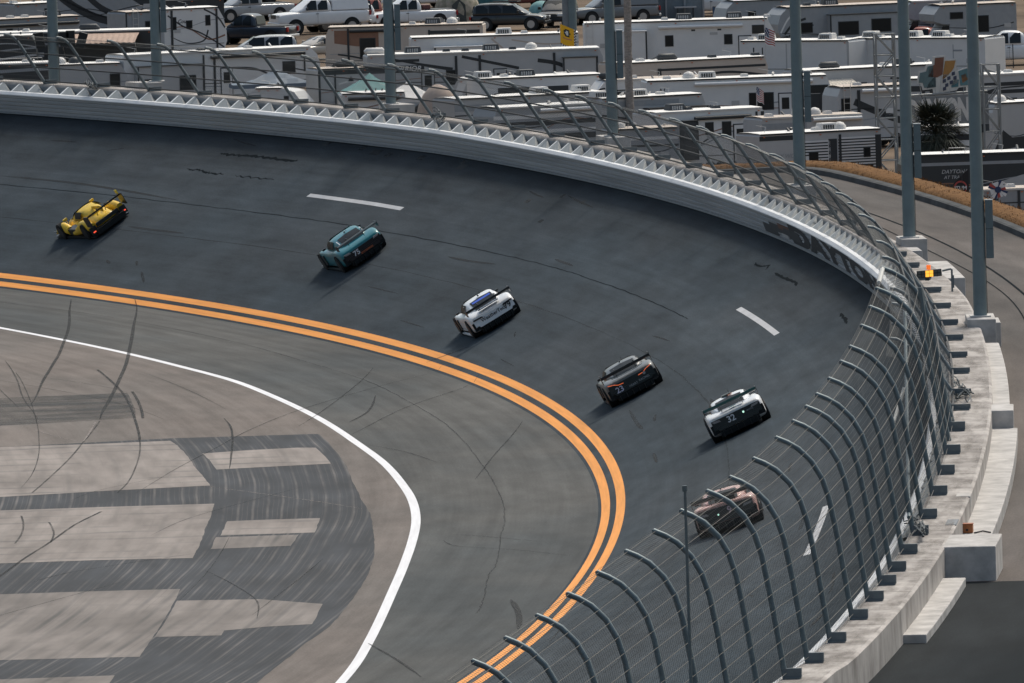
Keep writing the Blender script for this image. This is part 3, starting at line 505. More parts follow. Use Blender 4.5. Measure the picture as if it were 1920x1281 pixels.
def fence(name, label, posts, P, a, b, rad, n, m, plate, cab, cabm, cr, vs_, hs_, wr, clamp):
    e = empty(name, label=label, cat='fence')
    for s in posts: post(e, s, P, rad, n, m, plate)
    S = srange(a, b, 3.)
    for t in cab:
        q = MB(); i, u = along(P, t); q.tube([inward(s, i-.07, u) for s in S], cr, 4); q.build('cable', cabm, e)
    if clamp:
        q = MB()
        for s in posts:
            for t in cab[1::2]:
                i, u = along(P, t); q.box(inward(s, i-.02, u), (.10, .10, .09), None, fr(s)[2])
        q.build('cable_clamps', M_PLATE, e)['kind'] = 'stuff'
    q = MB(); rr = random.Random(2)
    for s in srange(a, b, vs_):
        q.tube([inward(s, along(P, t)[0]+.05, along(P, t)[1]) for t in (0, .2, .4, .6, .7, .8, .9, 1)], wr, 3, cap=False)
    k = int(1/hs_)
    for j in range(k+1):
        i, u = along(P, j/k); q.tube([inward(s, i+.05, u) for s in S], min(.0038, wr*.8), 3, cap=False)
    o = q.build('wire_mesh', M_WIRE, e); o['kind'] = 'stuff'
    return e
low = fence('catch_fence', 'lower catch fence of leaning hooked posts and dark cables round the far banking', sorted(POSTS)+[188.5, 195, 201.5, 208], LOWP, -46.5, 210, .072, 8, M_POSTD, (.62, .16, .10), (.05, .30, .55, .80), M_CABLE, .036, .30, .13, .0055, True)
tall = fence('catch_fence', 'tall curved catch fence leaning over the track in the near right corner', TALL+[-119, -124, -129, -134, -139, -144, -149, -154], TALLP, -158, -47, .085, 8, M_POST, (.52, .26, .16), [.03+.0745*i for i in range(14)], M_CABLEL, .0075, .30, .022, .0048, True)
# the end panel of the tall fence: two odd posts and a cross bar, and the struts of the gate
for s, P, nm in ((-50.5, [(0, 0), (.5, 2.4), (.8, 4.95)], 'end_post'), (-44.5, [(0, 0), (.6, 2.6), (.9, 4.3)], 'end_post')):
    q = MB(); q.tube([inward(s, *p) for p in P], .075, 6); q.build(nm, M_POST, tall)
q = MB(); q.tube([inward(-47.5, 2.06, 5.30), inward(-52.3, 2.06, 5.30)], .075, 6, up=(0, 0, 1)); q.build('cross_bar', mat('pale_bar', (.5, .5, .48), .6), tall)
q = MB(); q.tube([inward(-54, 1.2, 4.5), inward(-78, .1, .6)], .06, 6); q.build('brace', M_POST, tall)
q = MB(); q.tube([inward(-62, 1.0, 2.9), inward(-64.5, 1.28, 2.0)], .06, 4); q.build('cross_bar', mat('pale_bar', (.5, .5, .48), .6), tall)
# bundles of slack tether cable at the fence gates
def tangle(name, s, r, spread, n, label, up=.32):
    g = random.Random(int(s*10)); q = MB(); O = PO(s, r, PZ)
    for i in range(n):
        p = Vector((g.gauss(0, spread*.4), g.gauss(0, 1.3), g.uniform(.03, .15))); pts = []
        for k in range(6): pts.append(O+p); p = p+Vector((g.gauss(-.05, spread*.35), g.gauss(0, 1.0), g.uniform(-.12, .17))); p.z = max(.03, min(up, p.z))
        q.tube(pts, g.uniform(.014, .026), 5)
    o = q.build(name, mat('tether_cable', (.075, .088, .095), .6, .2), None); o.location = (0, 0, 0); return tag(o, label, 'cable')
tangle('cable_bundle', -36.5, .85, .20, 15, 'tangle of slack grey tether cable on the white ledge beside the lower fence end')
tangle('cable_bundle', -76.2, .62, .22, 16, 'tangle of slack tether cable at the tall fence above the big concrete block')
tangle('cable_bundle', 175.3, .2, .22, 10, 'dark knot of tether cable on the low fence at the far left', 1.1)
tangle('cable_bundle', 126.0, -.2, .22, 10, 'dark knot of tether cable on the low fence before the teal canopy', 1.2)
# ------------------------------------------------------------------ floodlight poles on their pedestals
M_POLE = mat('pole_steel', (.165, .215, .23), .5, .25, noise=.10, nscale=1.5, spec=.4)
M_BOX = mat('switch_box_paint', (.125, .165, .18), .5, .2, noise=.08)
box_z = [2.0, 2.2, 2.45, 2.4, 2.35, 2.25]
pl = ['second pole pedestal from the right edge, nearest grey light pole rising beside the amber signal'] 
LAB = ['nearest grey light pole at the right, standing by the white ledge step', 'second grey light pole from the right, standing just beyond the amber signal', 'third grey light pole from the right, behind the hooked fence at the bend',
       'grey light pole beside the ringed palm trunk, behind the fence', 'grey light pole in front of the grey motorhome with slanted dark stripes', 'grey light pole in front of the small white trailer with a swoosh']
def light_pole(P, rad, H, label, bz, base_z):
    e = empty('light_pole', P, 0, label, 'light pole', 'light poles round the bend')
    q = MB(); q.tube([(0, 0, base_z), (0, 0, 6), (0, 0, 14), (0, 0, H)], [rad, rad*.93, rad*.8, rad*.55], 24); q.build('shaft', M_POLE, e, smooth=True)
    if bz:
        q = MB(); q.box((rad+.155, -.02, bz+1.0), (.26, .22, 2.0)); o = q.build('switch_box', M_BOX, e, bevel=.012)
        q = MB(); q.box((rad+.155, -.02, bz+2.02), (.29, .25, .03)); q.build('box_lid', mat('pale_lid', (.6, .62, .62), .5), o)
        q = MB(); q.box((rad+.155, -.134, bz+1.02), (.25, .006, .018)); q.build('box_seam', M_CABLE, o)
    q = MB(); q.tube([(rad+.012, -.06, base_z+.1), (rad-.005, -.06, bz+2 if bz else 3)], .012, 4); q.build('conduit', M_CABLE, e)
    q = MB(); q.box((0, 0, base_z+.02), (.72, .72, .04)); q.build('base_flange', mat('pale_grout', (.6, .58, .55), .8), e)
    return e
for i, (s, r) in enumerate(POLES): light_pole(PO(s, r, 1.70), .235, 27, LAB[i], box_z[i], .0)
P = PO(187.0, 3.0, .38); e = light_pole(P, .26, 27, 'grey light pole at the far left carrying black loudspeakers', None, 0)
M_BLACK = mat('black_speaker', (.010, .011, .012), .6)
for dx, dz, rz, t in ((-.62, 2.55, .35, -.15), (.55, 2.55, 0, .0), (.82, 2.6, -.2, 0.), (1.35, 2.5, -.6, .3)):
    q = MB(); q.box((dx, -.1, dz+.35), (.42, .45, .72), None, 0, Matrix.Rotation(t, 3, 'Y')); q.build('loudspeaker', M_BLACK, e, bevel=.02)
q = MB(); q.tube([(-.7, 0, 2.9), (1.4, 0, 2.9)], .03, 5); q.build('speaker_arm', M_BLACK, e)
# amber caution signal on a bracket
e = empty('caution_signal', PO(3.4, 1.42, PZ), label='lit amber caution light panel with a red beacon on a bracket over the ledge', cat='signal')
M_AMB = mat('lit_amber', (1, .45, .04), .4, emit=(1, .45, .05), estr=1.25); M_RED = mat('lit_red_orange', (1, .15, .02), .4, emit=(1, .20, .03), estr=.7)
M_PAN = mat('signal_case', (.03, .034, .036), .5); M_LEDO = mat('dark_lamp_cell', (.09, .095, .09), .4)
q = MB(); q.tube([(.02, 0, 0), (.02, 0, .78), (-.02, 0, .80), (-.32, 0, .74)], .035, 6); q.box((.06, 0, .35), (.07, .07, .45)); q.build('bracket', M_PLATE, e)
q = MB(); q.box((-.78, 0, .66), (.88, .12, .25), None, 0, Matrix.Rotation(-.07, 3, 'Y')); case = q.build('panel_case', M_PAN, e)
for i in range(6):
    for j in range(2):
        x = -.78+(i-2.5)*.142; z = .66+(j-.5)*.118+.07*(x+.78); m = M_AMB if i in (2, 3) else M_LEDO
        q = MB(); q.box((x, -.07, z), (.128 if m is M_AMB else .11, .03, .108 if m is M_AMB else .085)); q.build('lamp_cell', m, case)
q = MB(); q.tube([(-.80, 0, .80), (-.80, 0, .96)], .075, 10); q.build('beacon', M_RED, e)
q = MB(); q.box((-.86, 0, .47), (.14, .1, .12)); q.build('signal_foot', M_PAN, e)
# orange tool box on the low ledge and a slim mast in the near foreground
P = PO(-71.6, 1.78, .82); h = fr(-71.6)[2]
e = empty('tool_box', P, h, 'small orange tool box on the white concrete step', 'tool box')
cbox('box_body', (0, 0, .13), (.34, .45, .26), mat('orange_plastic', (.36, .135, .05), .6, noise=.2), e, .02); cbox('box_lid', (0, 0, .275), (.36, .47, .03), mat('orange_lid', (.30, .10, .04), .6), e, .008); cbox('latch', (0, -.235, .10), (.07, .02, .06), M_CABLE, e)
q = MB(); q.tube([PO(-71.9, 2.0, .845), PO(-71.6, 2.25, .86), PO(-71.9, 2.5, .845)], .025, 5); o = q.build('hose', M_CABLE); tag(o, 'short dark hose lying beside the orange tool box', 'hose')
q = MB(); q.tube([(-.43, -150, -.3), (-.43, -150, 5), (-.44, -150, 9.75)], [.055, .048, .04], 8); q.tube([(-.44, -150, 9.75), (-.45, -150, 9.9)], .075, 8)
o = q.build('mast', M_POST, smooth=True); tag(o, 'slim grey mast rising in the near foreground before the tall fence', 'mast')
# ------------------------------------------------------------------ racing cars (local: x right, y forward, z up, origin on the track under the tail)
M_TYRE = mat('tyre', (.018, .019, .02), .75); M_RIM = mat('rim', (.06, .062, .065), .4, .7)
M_GLASS = mat('dark_glass', (.010, .014, .017), .35, spec=.15); M_CARB = mat('carbon_black', (.017, .021, .023), .38, spec=.5); M_ARCH = mat('arch_black', (.012, .014, .015), .9)
M_TAIL = mat('tail_red', (.9, .06, .03), .4, emit=(1, .10, .05), estr=1.1); M_TAILO = mat('tail_orange', (.8, .16, .06), .4, emit=(1, .20, .07), estr=.55)
M_TAILD = mat('tail_unlit', (.32, .30, .30), .3); M_DECW = mat('decal_white', (.75, .76, .78), .5); M_DECB = mat('decal_black', (.02, .02, .024), .5)
def paint_mat(name, c, rough=.3, c2=None, **k): return mat(name, c, rough, spec=.5, coat=.2, noise=.06 if not c2 else .1, nscale=k.get('nscale', 2.), c2=c2)
def ring(pts):   # half section from bottom centre to top centre (x >= 0) mirrored into a closed ring
    return pts + [(-x, z) for x, z in pts[::-1] if x > 1e-6]
def loft(secs, name, m, parent, sub=1):
    b = MB(); rows = [[(x, y, z) for x, z in ring(pts)] for y, pts in secs]; b.grid(rows, None, close=True)
    b.poly(rows[0]); b.poly(rows[-1][::-1]); o = b.build(name, m, parent, smooth=True, sub=sub); 
    bm = bmesh.new(); bm.from_mesh(o.data); bmesh.ops.remove_doubles(bm, verts=bm.verts[:], dist=1e-5); bmesh.ops.recalc_face_normals(bm, faces=bm.faces[:]); bm.to_mesh(o.data); bm.free(); return o
def sec(w, zb, zf, zd, wt=.60): return [(0, zb), (w*.86, zb), (w*.985, zb+.08), (w, zb+.2), (w, zf-.16), (w*.965, zf-.05), (w*.86, zf), (w*wt, (zf+zd)/2+.005), (w*.40, zd), (0, zd+.012)]
def cab(w0, z0, w1, z1): return [(0, z0-.12), (w0*.9, z0-.12), (w0, z0), (w0*.97, z0+(z1-z0)*.35), ((w0+w1)/2, z0+(z1-z0)*.75), (w1, z1-.03), (w1*.72, z1), (0, z1+.012)]
def wheel(parent, x, y, r, wd, out):
    q = MB(); n = 28; prof = [(-wd/2, r*.72), (-wd/2, r*.93), (-wd*.40, r), (wd*.40, r), (wd/2, r*.93), (wd/2, r*.72)]
    rows = [[(x+a, y+rr*math.cos(2*math.pi*k/n), r+rr*math.sin(2*math.pi*k/n)) for k in range(n)] for a, rr in prof]; q.grid(rows, None, close=True); q.poly(rows[0]); q.poly(rows[-1][::-1])
    o = q.build('tyre', M_TYRE, parent, smooth=False)
    q = MB(); xo = x+out*(wd/2+.004); q.disc((xo, y, r), r*.16, (1, 0, 0), 12, None, .03)
    for k in range(10):
        a = 2*math.pi*k/10; q.box((xo, y+math.cos(a)*r*.42, r+math.sin(a)*r*.42), (.02, r*.6, .045), None, 0, Matrix.Rotation(a, 3, 'X'))
    q.tube([(xo-.012, y, r), (xo+.012, y, r)], [r*.72, r*.70], 24); q.build('rim', M_RIM, o)
def car_frame(s, w_, yaw=0., lift=0.):
    x, y, h, b, _ = fr(s); fwd = Vector((-math.sin(h), math.cos(h), 0)); rt = Vector((math.cos(h)*math.cos(b), math.sin(h)*math.cos(b), math.sin(b))); up = rt.cross(fwd)
    q = Matrix.Rotation(R(yaw), 3, up); fwd = q @ fwd; rt = q @ rt; P = PT(s, w_)+up*(.010+lift); fwd = fwd*1.045; rt = rt*1.045; up = up*1.045
    return Matrix(((rt.x, fwd.x, up.x, P.x), (rt.y, fwd.y, up.y, P.y), (rt.z, fwd.z, up.z, P.z), (0, 0, 0, 1)))
def strip_panel(name, xs, fn, m, parent, d=.006):
    """thin skin over a cross-car range: fn(x) -> list of (y,z) from low to high"""
    q = MB(); q.grid([[(x, y-d, z+d*.4) for y, z in fn(x)] for x in xs]); return q.build(name, m, parent, smooth=True)
def gt_car(s, w_, yaw, label, body, roofm, rear, wingm, num, numx, o_):
    e = empty('race_car', label=label, cat='race car', group='race cars climbing round the banking', M=car_frame(s, w_, yaw))
    L = 4.62; rh = o_.get('roof', 1.24); tail = o_.get('tail', .73)
    loft([(.02, sec(.90, .34, tail, tail+.02, .62)), (.10, sec(.95, .26, tail+.07, tail+.07, .62)), (.42, sec(1.0, .15, .915, .895)), (.85, sec(1.025, .13, .955, .915)), (1.35, sec(.985, .11, .88, .885)), (2.0, sec(.95, .10, .80, .85)), (2.75, sec(.955, .10, .79, .84)),
          (3.3, sec(.995, .11, .83, .76)), (3.72, sec(1.01, .11, .81, .70)), (4.15, sec(.965, .11, .68, .60)), (4.48, sec(.86, .13, .50, .48)), (L, sec(.70, .16, .40, .40))], 'body', body, e)
    gy = o_.get('gy', 0.)
    loft([(.52+gy, cab(.56, .90, .50, .93)), (.95+gy, cab(.66, .90, .53, 1.06)), (1.45+gy, cab(.74, .86, .55, rh-.03)), (1.95+gy, cab(.76, .84, .56, rh)), (2.35, cab(.76, .83, .56, rh-.02)), (2.9, cab(.74, .81, .54, 1.01)), (3.28, cab(.68, .79, .52, .82))], 'cabin', roofm, e)
    # glass: rear screen, side windows, windscreen
    def rs(x): k = abs(x)/.5; return [(.60+gy+.04*k, .94-.015*k), (.80+gy+.03*k, 1.02-.02*k), (1.02+gy, 1.095-.022*k), (1.22+gy, 1.155-.03*k), (1.40+gy, rh-.035-.03*k)]
    strip_panel('rear_screen', [-.47, -.32, -.16, 0, .16, .32, .47], rs, M_GLASS, e, .022)
    for sg in (-1, 1):
        q = MB(); q.grid([[(sg*(.768+.012), y, .90), (sg*(.70+.012), y, 1.05+.0*y), (sg*(.60+.012), y, rh-.075)] for y in (1.55+gy, 1.9, 2.25, 2.5)]); q.build('side_window', M_GLASS, e, smooth=True)
    q = MB(); q.grid([[(x, 3.26-.1*abs(x), .85), (x, 2.88-.1*abs(x), 1.045), (x, 2.45-.1*abs(x), rh-.02)] for x in (-.5, -.25, 0, .25, .5)]); q.build('windscreen', M_GLASS, e, smooth=True)
    for sg in (-1, 1):
        for y, wd in ((.87, .31), (3.62, .30)):
            q = MB(); q.tube([(sg*.80, y, .37), (sg*(1.034 if y < 2 else 1.018), y, .37)], [.405, .395], 28); q.build('wheel_arch', M_ARCH, e)
            wheel(e, sg*(.895 if y < 2 else .88), y, .35, wd, sg)
        # gill behind the front wheel, sill, mirror
        q = MB(); q.box((sg*.985, 3.12, .46), (.06, .32, .42), None, 0, Matrix.Rotation(-.15, 3, 'X')); q.build('side_vent', M_CARB, e)
        q = MB(); q.box((sg*.985, 2.15, .10), (.10, 2.3, .05)); q.build('side_skirt', o_.get('skirt', M_CARB), e)
        q = MB(); q.box((sg*.88, 2.72, .93), (.14, .08, .08)); q.tube([(sg*.74, 2.72, .88), (sg*.84, 2.72, .92)], .016, 5); q.build('mirror', M_CARB, e, bevel=.02)
        # rear outlet behind each rear wheel
        q = MB(); q.prism([(sg*.70, .30), (sg*.955, .28), (sg*.965, .60), (sg*.80, .62)] if sg > 0 else [(-.955, .28), (-.70, .30), (-.80, .62), (-.965, .60)], .0, .12); q.build('rear_outlet', M_ARCH, e)
    q = MB(); q.box((0, 4.5, .09), (1.9, .34, .03)); q.build('splitter', M_CARB, e)
    # tail: coloured panel, bumper, diffuser with fins
    q = MB(); q.grid([[(x, .012-.03*(1-abs(x)/.9)-.02, z) for x in (-.88, -.6, -.3, 0, .3, .6, .88)] for z in (.42, .52, .62, tail-.03)]); q.build('tail_panel', rear, e, smooth=True)
    bum = o_.get('bumper', rear)
    q = MB(); q.prism([(-.80, .47), (-.70, .36), (.70, .36), (.80, .47), (.66, .52), (-.66, .52)], -.075, .02); q.build('bumper', bum, e, bevel=.02)
    dif = cbox('diffuser', (0, .16, .24), (1.42, .42, .20), M_ARCH, e)
    for x in (-.62, -.36, -.12, .12, .36, .62): cbox('fin', (x, -.02, .21), (.015, .30, .20), M_CARB, dif)
    for sg in (-1, 1):
        lt = o_.get('light', 'bar')
        if lt == 'curve':
            q = MB(); q.tube([(sg*.30, -.045, .66), (sg*.50, -.04, .675), (sg*.62, -.02, .735), (sg*.86, .05, .80)], .011, 6); q.build('tail_light', M_TAILO, e)
        elif lt == 'slim':
            q = MB(); q.prism([(sg*.42, .655), (sg*.86, .675), (sg*.86, .73), (sg*.50, .71)][::sg], -.05, .0); q.build('tail_light', mat('smoked_light', (.05, .045, .045), .25), e)
        else:
            q = MB(); q.prism([(sg*.55, .64), (sg*.80, .66), (sg*.86, .73), (sg*.60, .715)][::sg], -.05, .0); q.build('tail_light', M_TAILD, e)
    # wing
    wz = o_.get('wz', 1.16); wy = -.16; sp = 1.92
    q = MB(); prof = [(-.19, .01), (-.10, -.03), (.06, -.05), (.17, -.03), (.19, -.01), (.06, .022), (-.10, .04), (-.19, .075)]
    q.grid([[(x, wy+a, wz+b) for a, b in prof] for x in (-sp/2, -.45, 0, .45, sp/2)], None, close=True); q.poly([(-sp/2, wy+a, wz+b) for a, b in prof]); q.poly([(sp/2, wy+a, wz+b) for a, b in prof][::-1]); wg = q.build('wing', wingm, e)
    q = MB(); q.box((0, wy-.195, wz+.062), (sp, .012, .05)); q.build('gurney', o_.get('gurn', wingm), wg)
    for sg in (-1, 1):
        cbox('endplate', (sg*(sp/2+.008), wy+.0, wz-.03), (.016, .42, .24 if not o_.get('bigend') else .34), o_.get('endm', M_CARB), wg)
        q = MB(); q.tube([(sg*.38, .30, .90), (sg*.38, .16, wz+.10), (sg*.38, wy+.05, wz+.10), (sg*.38, wy, wz+.03)], .016, 5); q.build('wing_mount', M_CARB, e)
    q = MB(); q.box((.0, 1.55, rh+.03), (.05, .16, .05)); q.tube([(.12, 1.7, rh), (.12, 1.7, rh+.16)], .008, 4); q.build('antenna', M_CARB, e)
    if o_.get('scoop'): q = MB(); q.box((0, 1.9, rh+.02), (.34, .42, .05)); q.build('roof_scoop', M_CARB, e, bevel=.02)
    def rt(x, z, d=.088): return lambda a, b: (x+a, -d, z+b)
    if num: text_obj('race_number', num, rt(numx, o_.get('numz', .62)-.05), o_.get('numm', M_DECW), e, .30, .02)
    for t, x, z, sz, m in o_.get('texts', ()): text_obj('decal', t, rt(x, z-.05), m, e, sz, .014)
    return e
BLK = M_CARB
TEAL = paint_mat('teal_paint', (.012, .185, .225), .3); WHT = paint_mat('white_paint', (.82, .83, .84), .3); SIL = paint_mat('silver_paint', (.15, .158, .16), .38); DGR = paint_mat('dark_green_black', (.012, .020, .023), .35)
PNK = paint_mat('salmon_paint', (.52, .24, .20), .35, c2=(.70, .48, .42), nscale=7.); GRN = paint_mat('green_wing', (.035, .13, .12), .35); NAVY = mat('rear_navy', (.015, .02, .035), .35)
M_ORT = mat('orange_text', (.55, .14, .05), .5); M_GRYT = mat('grey_text', (.34, .35, .36), .5); M_BLUE = mat('blue_screen_reflection', (.03, .10, .55), .4)
c75 = gt_car(116.1, 4.28, 1.0, 'teal race car with number 75 on its dark tail', TEAL, TEAL, mat('smoked_tail', (.025, .02, .022), .35), mat('silver_wing', (.22, .22, .21), .4, .4), '75', -.34,
       dict(texts=[('ENTERPRISE', .1, .47, .11, M_ORT)], numz=.60, endm=M_CARB, gurn=mat('pale_gurney', (.55, .54, .5), .4)))
for x in (-.40, .40): cbox('roof_stripe', (x*1.42, 1.0, 1.08), (.035, .5, .012), M_DECW, c75, M=Matrix.Rotation(.33, 3, 'X'))
c79 = gt_car(81.2, 2.36, 1.0, 'white race car with dark brand lettering and number 79 across its tail', WHT, WHT, WHT, M_CARB, '79', .60,
       dict(numm=M_DECB, texts=[('WeatherTech', -.02, .62, .20, M_DECB)], bumper=WHT, light='slim', wz=1.12, roof=1.25, skirt=WHT, numz=.62))
q = MB(); q.grid([[(x, 1.10, 1.135), (x, 1.26, 1.185)] for x in (-.40, -.2, 0, .2, .40)]); q.build('screen_reflection', M_BLUE, c79)  # blue reflection in the rear window, painted on as a flat strip
cbox('tail_grille', (0, .26, .925), (.9, .22, .012), M_CARB, c79)
c23 = gt_car(33.6, 2.26, 1.0, 'dark grey race car with glowing orange tail lights and number 23', SIL, SIL, DGR, M_CARB, '23', -.52,
       dict(light='curve', bigend=True, tail=.78, numz=.56, numm=mat('lilac_number', (.62, .60, .72), .5), texts=[('HEART', .0, .50, .11, M_GRYT), ('RACING', .44, .53, .11, M_GRYT)], bumper=DGR, wz=1.13))
q = MB(); q.disc((.52, -.05, .64), .055, (0, 1, 0), 16, None, .01); q.build('badge', M_GRYT, c23)
q = MB(); q.tube([(-.62, .30, .935), (-.30, .2, .91), (.30, .2, .91), (.62, .30, .935)], .014, 5); q.build('deck_trim', mat('trim_grey', (.22, .26, .27), .4), c23)
c32 = gt_car(-4.2, 4.62, 1.5, 'white-topped race car with a dark green tail and number 32', WHT, WHT, DGR, GRN, '32', -.20,
       dict(scoop=True, tail=.78, numz=.64, bumper=DGR, wz=1.15, texts=[('MOTUL', .50, .66, .07, M_GRYT)]))
for x, m in ((-.28, WHT), (0, GRN), (.28, WHT)): cbox('boot_band', (x, .28, .93), (.26, .22, .012), m, c32)
q = MB(); q.disc((.26, -.055, .62), .035, (0, 1, 0), 10, None, .01); q.build('rain_light', mat('lit_mint', (.6, 1, .8), .4, emit=(.6, 1, .8), estr=1.), c32)
cbox('roof_band', (0, 1.75, 1.262), (.2, .3, .01), GRN, c32); cbox('roof_mark', (.12, 1.55, 1.25), (.18, .12, .01), M_ORT, c32)
c9 = gt_car(-45.0, 4.46, 2., 'salmon-pink race car with a black tail and number 9 seen through the tall fence', PNK, PNK, M_CARB, M_CARB, '9', .12, dict(tail=.85, numz=.70, numm=mat('pink_number', (.6, .45, .5), .5), bumper=M_CARB, wz=1.14))
cbox('deck_panel', (.06, .18, 1.00), (.62, .06, .14), M_CARB, c9)
q = MB(); q.disc((-.26, -.055, .60), .028, (0, 1, 0), 10, None, .01); q.build('rain_light', mat('lit_mint', (.6, 1, .8), .4, emit=(.6, 1, .8), estr=1.), c9)
# --- yellow prototype
def prototype(s, w_, yaw):
    e = empty('race_car', label='low yellow prototype race car with a wide black rear wing', cat='race car', group='race cars climbing round the banking', M=car_frame(s, w_, yaw))
    Y = paint_mat('yellow_paint', (.88, .56, .025), .4); Y2 = paint_mat('yellow_fin', (.55, .45, .03), .35); YD = mat('ochre_cover', (.74, .49, .05), .45, noise=.15)
    cbox('floor', (0, 2.35, .09), (1.88, 4.5, .07), M_CARB, e); cbox('splitter', (0, 4.55, .10), (1.86, .5, .03), M_CARB, e)
    def tub(w, zb, zt): return [(0, zb), (w*.9, zb), (w, zb+.08), (w*.96, (zb+zt)/2), (w*.8, zt-.06), (w*.5, zt), (0, zt+.015)]
    loft([(.10, tub(.55, .30, .58)), (.6, tub(.60, .22, .70)), (1.2, tub(.62, .16, .82)), (1.9, tub(.60, .14, .78)), (2.6, tub(.58, .14, .70)), (3.3, tub(.48, .16, .62)), (4.0, tub(.36, .20, .50)), (4.6, tub(.26, .22, .36))], 'body', Y, e)
    loft([(.75, cab(.34, .66, .16, .80)), (1.3, cab(.46, .72, .26, .98)), (1.8, cab(.54, .74, .36, 1.05)), (2.25, cab(.56, .72, .38, 1.04)), (2.75, cab(.52, .68, .34, .88)), (3.15, cab(.42, .60, .30, .68))], 'engine_cover', YD, e)
    q = MB(); q.grid([[(x, 3.05-.25*abs(x), .70), (x, 2.72-.3*abs(x), .90-.05*abs(x)), (x, 2.25, 1.06-.06*abs(x))] for x in (-.46, -.24, 0, .24, .46)]); q.build('windscreen', M_GLASS, e, smooth=True)
    for sg in (-1, 1):
        q = MB(); q.grid([[(sg*.585, y, .78), (sg*.52, y, .92), (sg*.42, y, 1.03)] for y in (1.5, 1.85, 2.2)]); q.build('side_window', M_GLASS, e, smooth=True)
        def pod(w0, w1, z0, z1): x0, x1 = sorted((sg*w0, sg*w1)); return [(x0, z0), (x1, z0), (x1, (z0+z1)/2), (x1-.05, z1-.05), ((x0+x1)/2, z1), (x0+.05, z1-.05), (x0, (z0+z1)/2)]
        for nm, ss_ in (('rear_fender', [(.12, .60, .93, .42, .70), (.5, .56, .95, .30, .83), (.95, .55, .95, .26, .87), (1.4, .57, .94, .20, .78), (2.0, .60, .93, .12, .50), (2.5, .62, .92, .12, .42)]), ('front_fender', [(2.95, .60, .95, .16, .52), (3.25, .58, .95, .20, .70), (3.65, .58, .95, .22, .76), (4.05, .58, .94, .18, .66), (4.45, .55, .92, .14, .44), (4.7, .5, .86, .14, .28)])):
            b = MB(); rows = [[(x, y, z) for x, z in pod(a, c_, z0, z1)] for y, a, c_, z0, z1 in ss_]; b.grid(rows, None, close=True); b.poly(rows[0]); b.poly(rows[-1][::-1]); o = b.build(nm, Y, e, smooth=True, sub=1)
            bm = bmesh.new(); bm.from_mesh(o.data); bmesh.ops.recalc_face_normals(bm, faces=bm.faces[:]); bm.to_mesh(o.data); bm.free()
        for y in (.85, 3.68):
            q = MB(); q.tube([(sg*.70, y, .36), (sg*.962, y, .36)], [.385, .375], 26); q.build('wheel_arch', M_ARCH, e); wheel(e, sg*.835, y, .345, .29, sg)
        cbox('side_pod', (sg*.68, 2.55, .30), (.42, 1.0, .30), M_CARB, e, .04)
        q = MB(); q.box((sg*.74, 2.98, .86), (.2, .1, .1)); q.tube([(sg*.66, 3.1, .66), (sg*.72, 2.98, .82)], .02, 5); q.build('mirror', Y, e, bevel=.02)
        cbox('front_dive_plane', (sg*.93, 4.45, .34), (.06, .35, .03), M_CARB, e)
        q = MB(); q.box((sg*.82, .07, .30), (.13, .05, .05)); q.build('tail_light', M_TAIL, e)
        cbox('rear_corner', (sg*.80, .12, .36), (.30, .10, .36), M_CARB, e)
    cbox('diffuser', (0, .12, .24), (1.5, .5, .22), M_ARCH, e); cbox('tail_panel', (0, .08, .50), (1.2, .06, .16), M_CARB, e)
    q = MB(); q.prism([(1.25, .95), (.05, .80), (-.12, 1.05), (.15, 1.10), (1.15, 1.06)], -.012, .012); o = q.build('shark_fin', YD, e); 
    for v in o.data.vertices: v.co = Vector((v.co.y, v.co.x, v.co.z))
    wz, wy, sp = 1.02, -.12, 1.84
    q = MB(); prof = [(-.20, .03), (.0, -.03), (.18, -.03), (.20, .0), (.0, .04), (-.20, .10)]; q.grid([[(x, wy+a, wz+b) for a, b in prof] for x in (-sp/2, 0, sp/2)], None, close=True); wg = q.build('wing', M_CARB, e)
    for sg in (-1, 1):
        q = MB(); q.prism([(-.34, -.44), (.30, -.40), (.30, -.02), (.10, .10), (-.34, .10)], -.012, .012); o = q.build('endplate', M_CARB, wg)
        for v in o.data.vertices: v.co = Vector((sg*(sp/2+.01)+v.co.y, wy+v.co.x, wz+v.co.z))
        if sg > 0: cbox('endplate_tip', (sp/2+.01, wy+.12, wz+.17), (.03, .26, .16), Y2, wg)
        q = MB(); q.tube([(sg*.22, .35, .74), (sg*.22, .05, wz+.08), (sg*.22, wy, wz+.03)], .018, 5); q.build('wing_mount', M_CARB, e)
    cbox('nose_mark', (0, 3.75, .565), (.5, .5, .02), M_CARB, e, M=Matrix.Rotation(-.16, 3, 'X'))
    text_obj('race_number', '6', lambda a, b: (.2+a, 3.75+b*.9, .60-.0*b), M_DECW, e, .3, .01)
    cbox('cover_line', (.30, 1.0, .84), (.05, .9, .02), M_CARB, e); cbox('cover_line', (-.34, 1.9, .97), (.12, .5, .03), M_CARB, e, M=Matrix.Rotation(.05, 3, 'X'))
    return e
prototype(155.25, 4.0, 3.5)
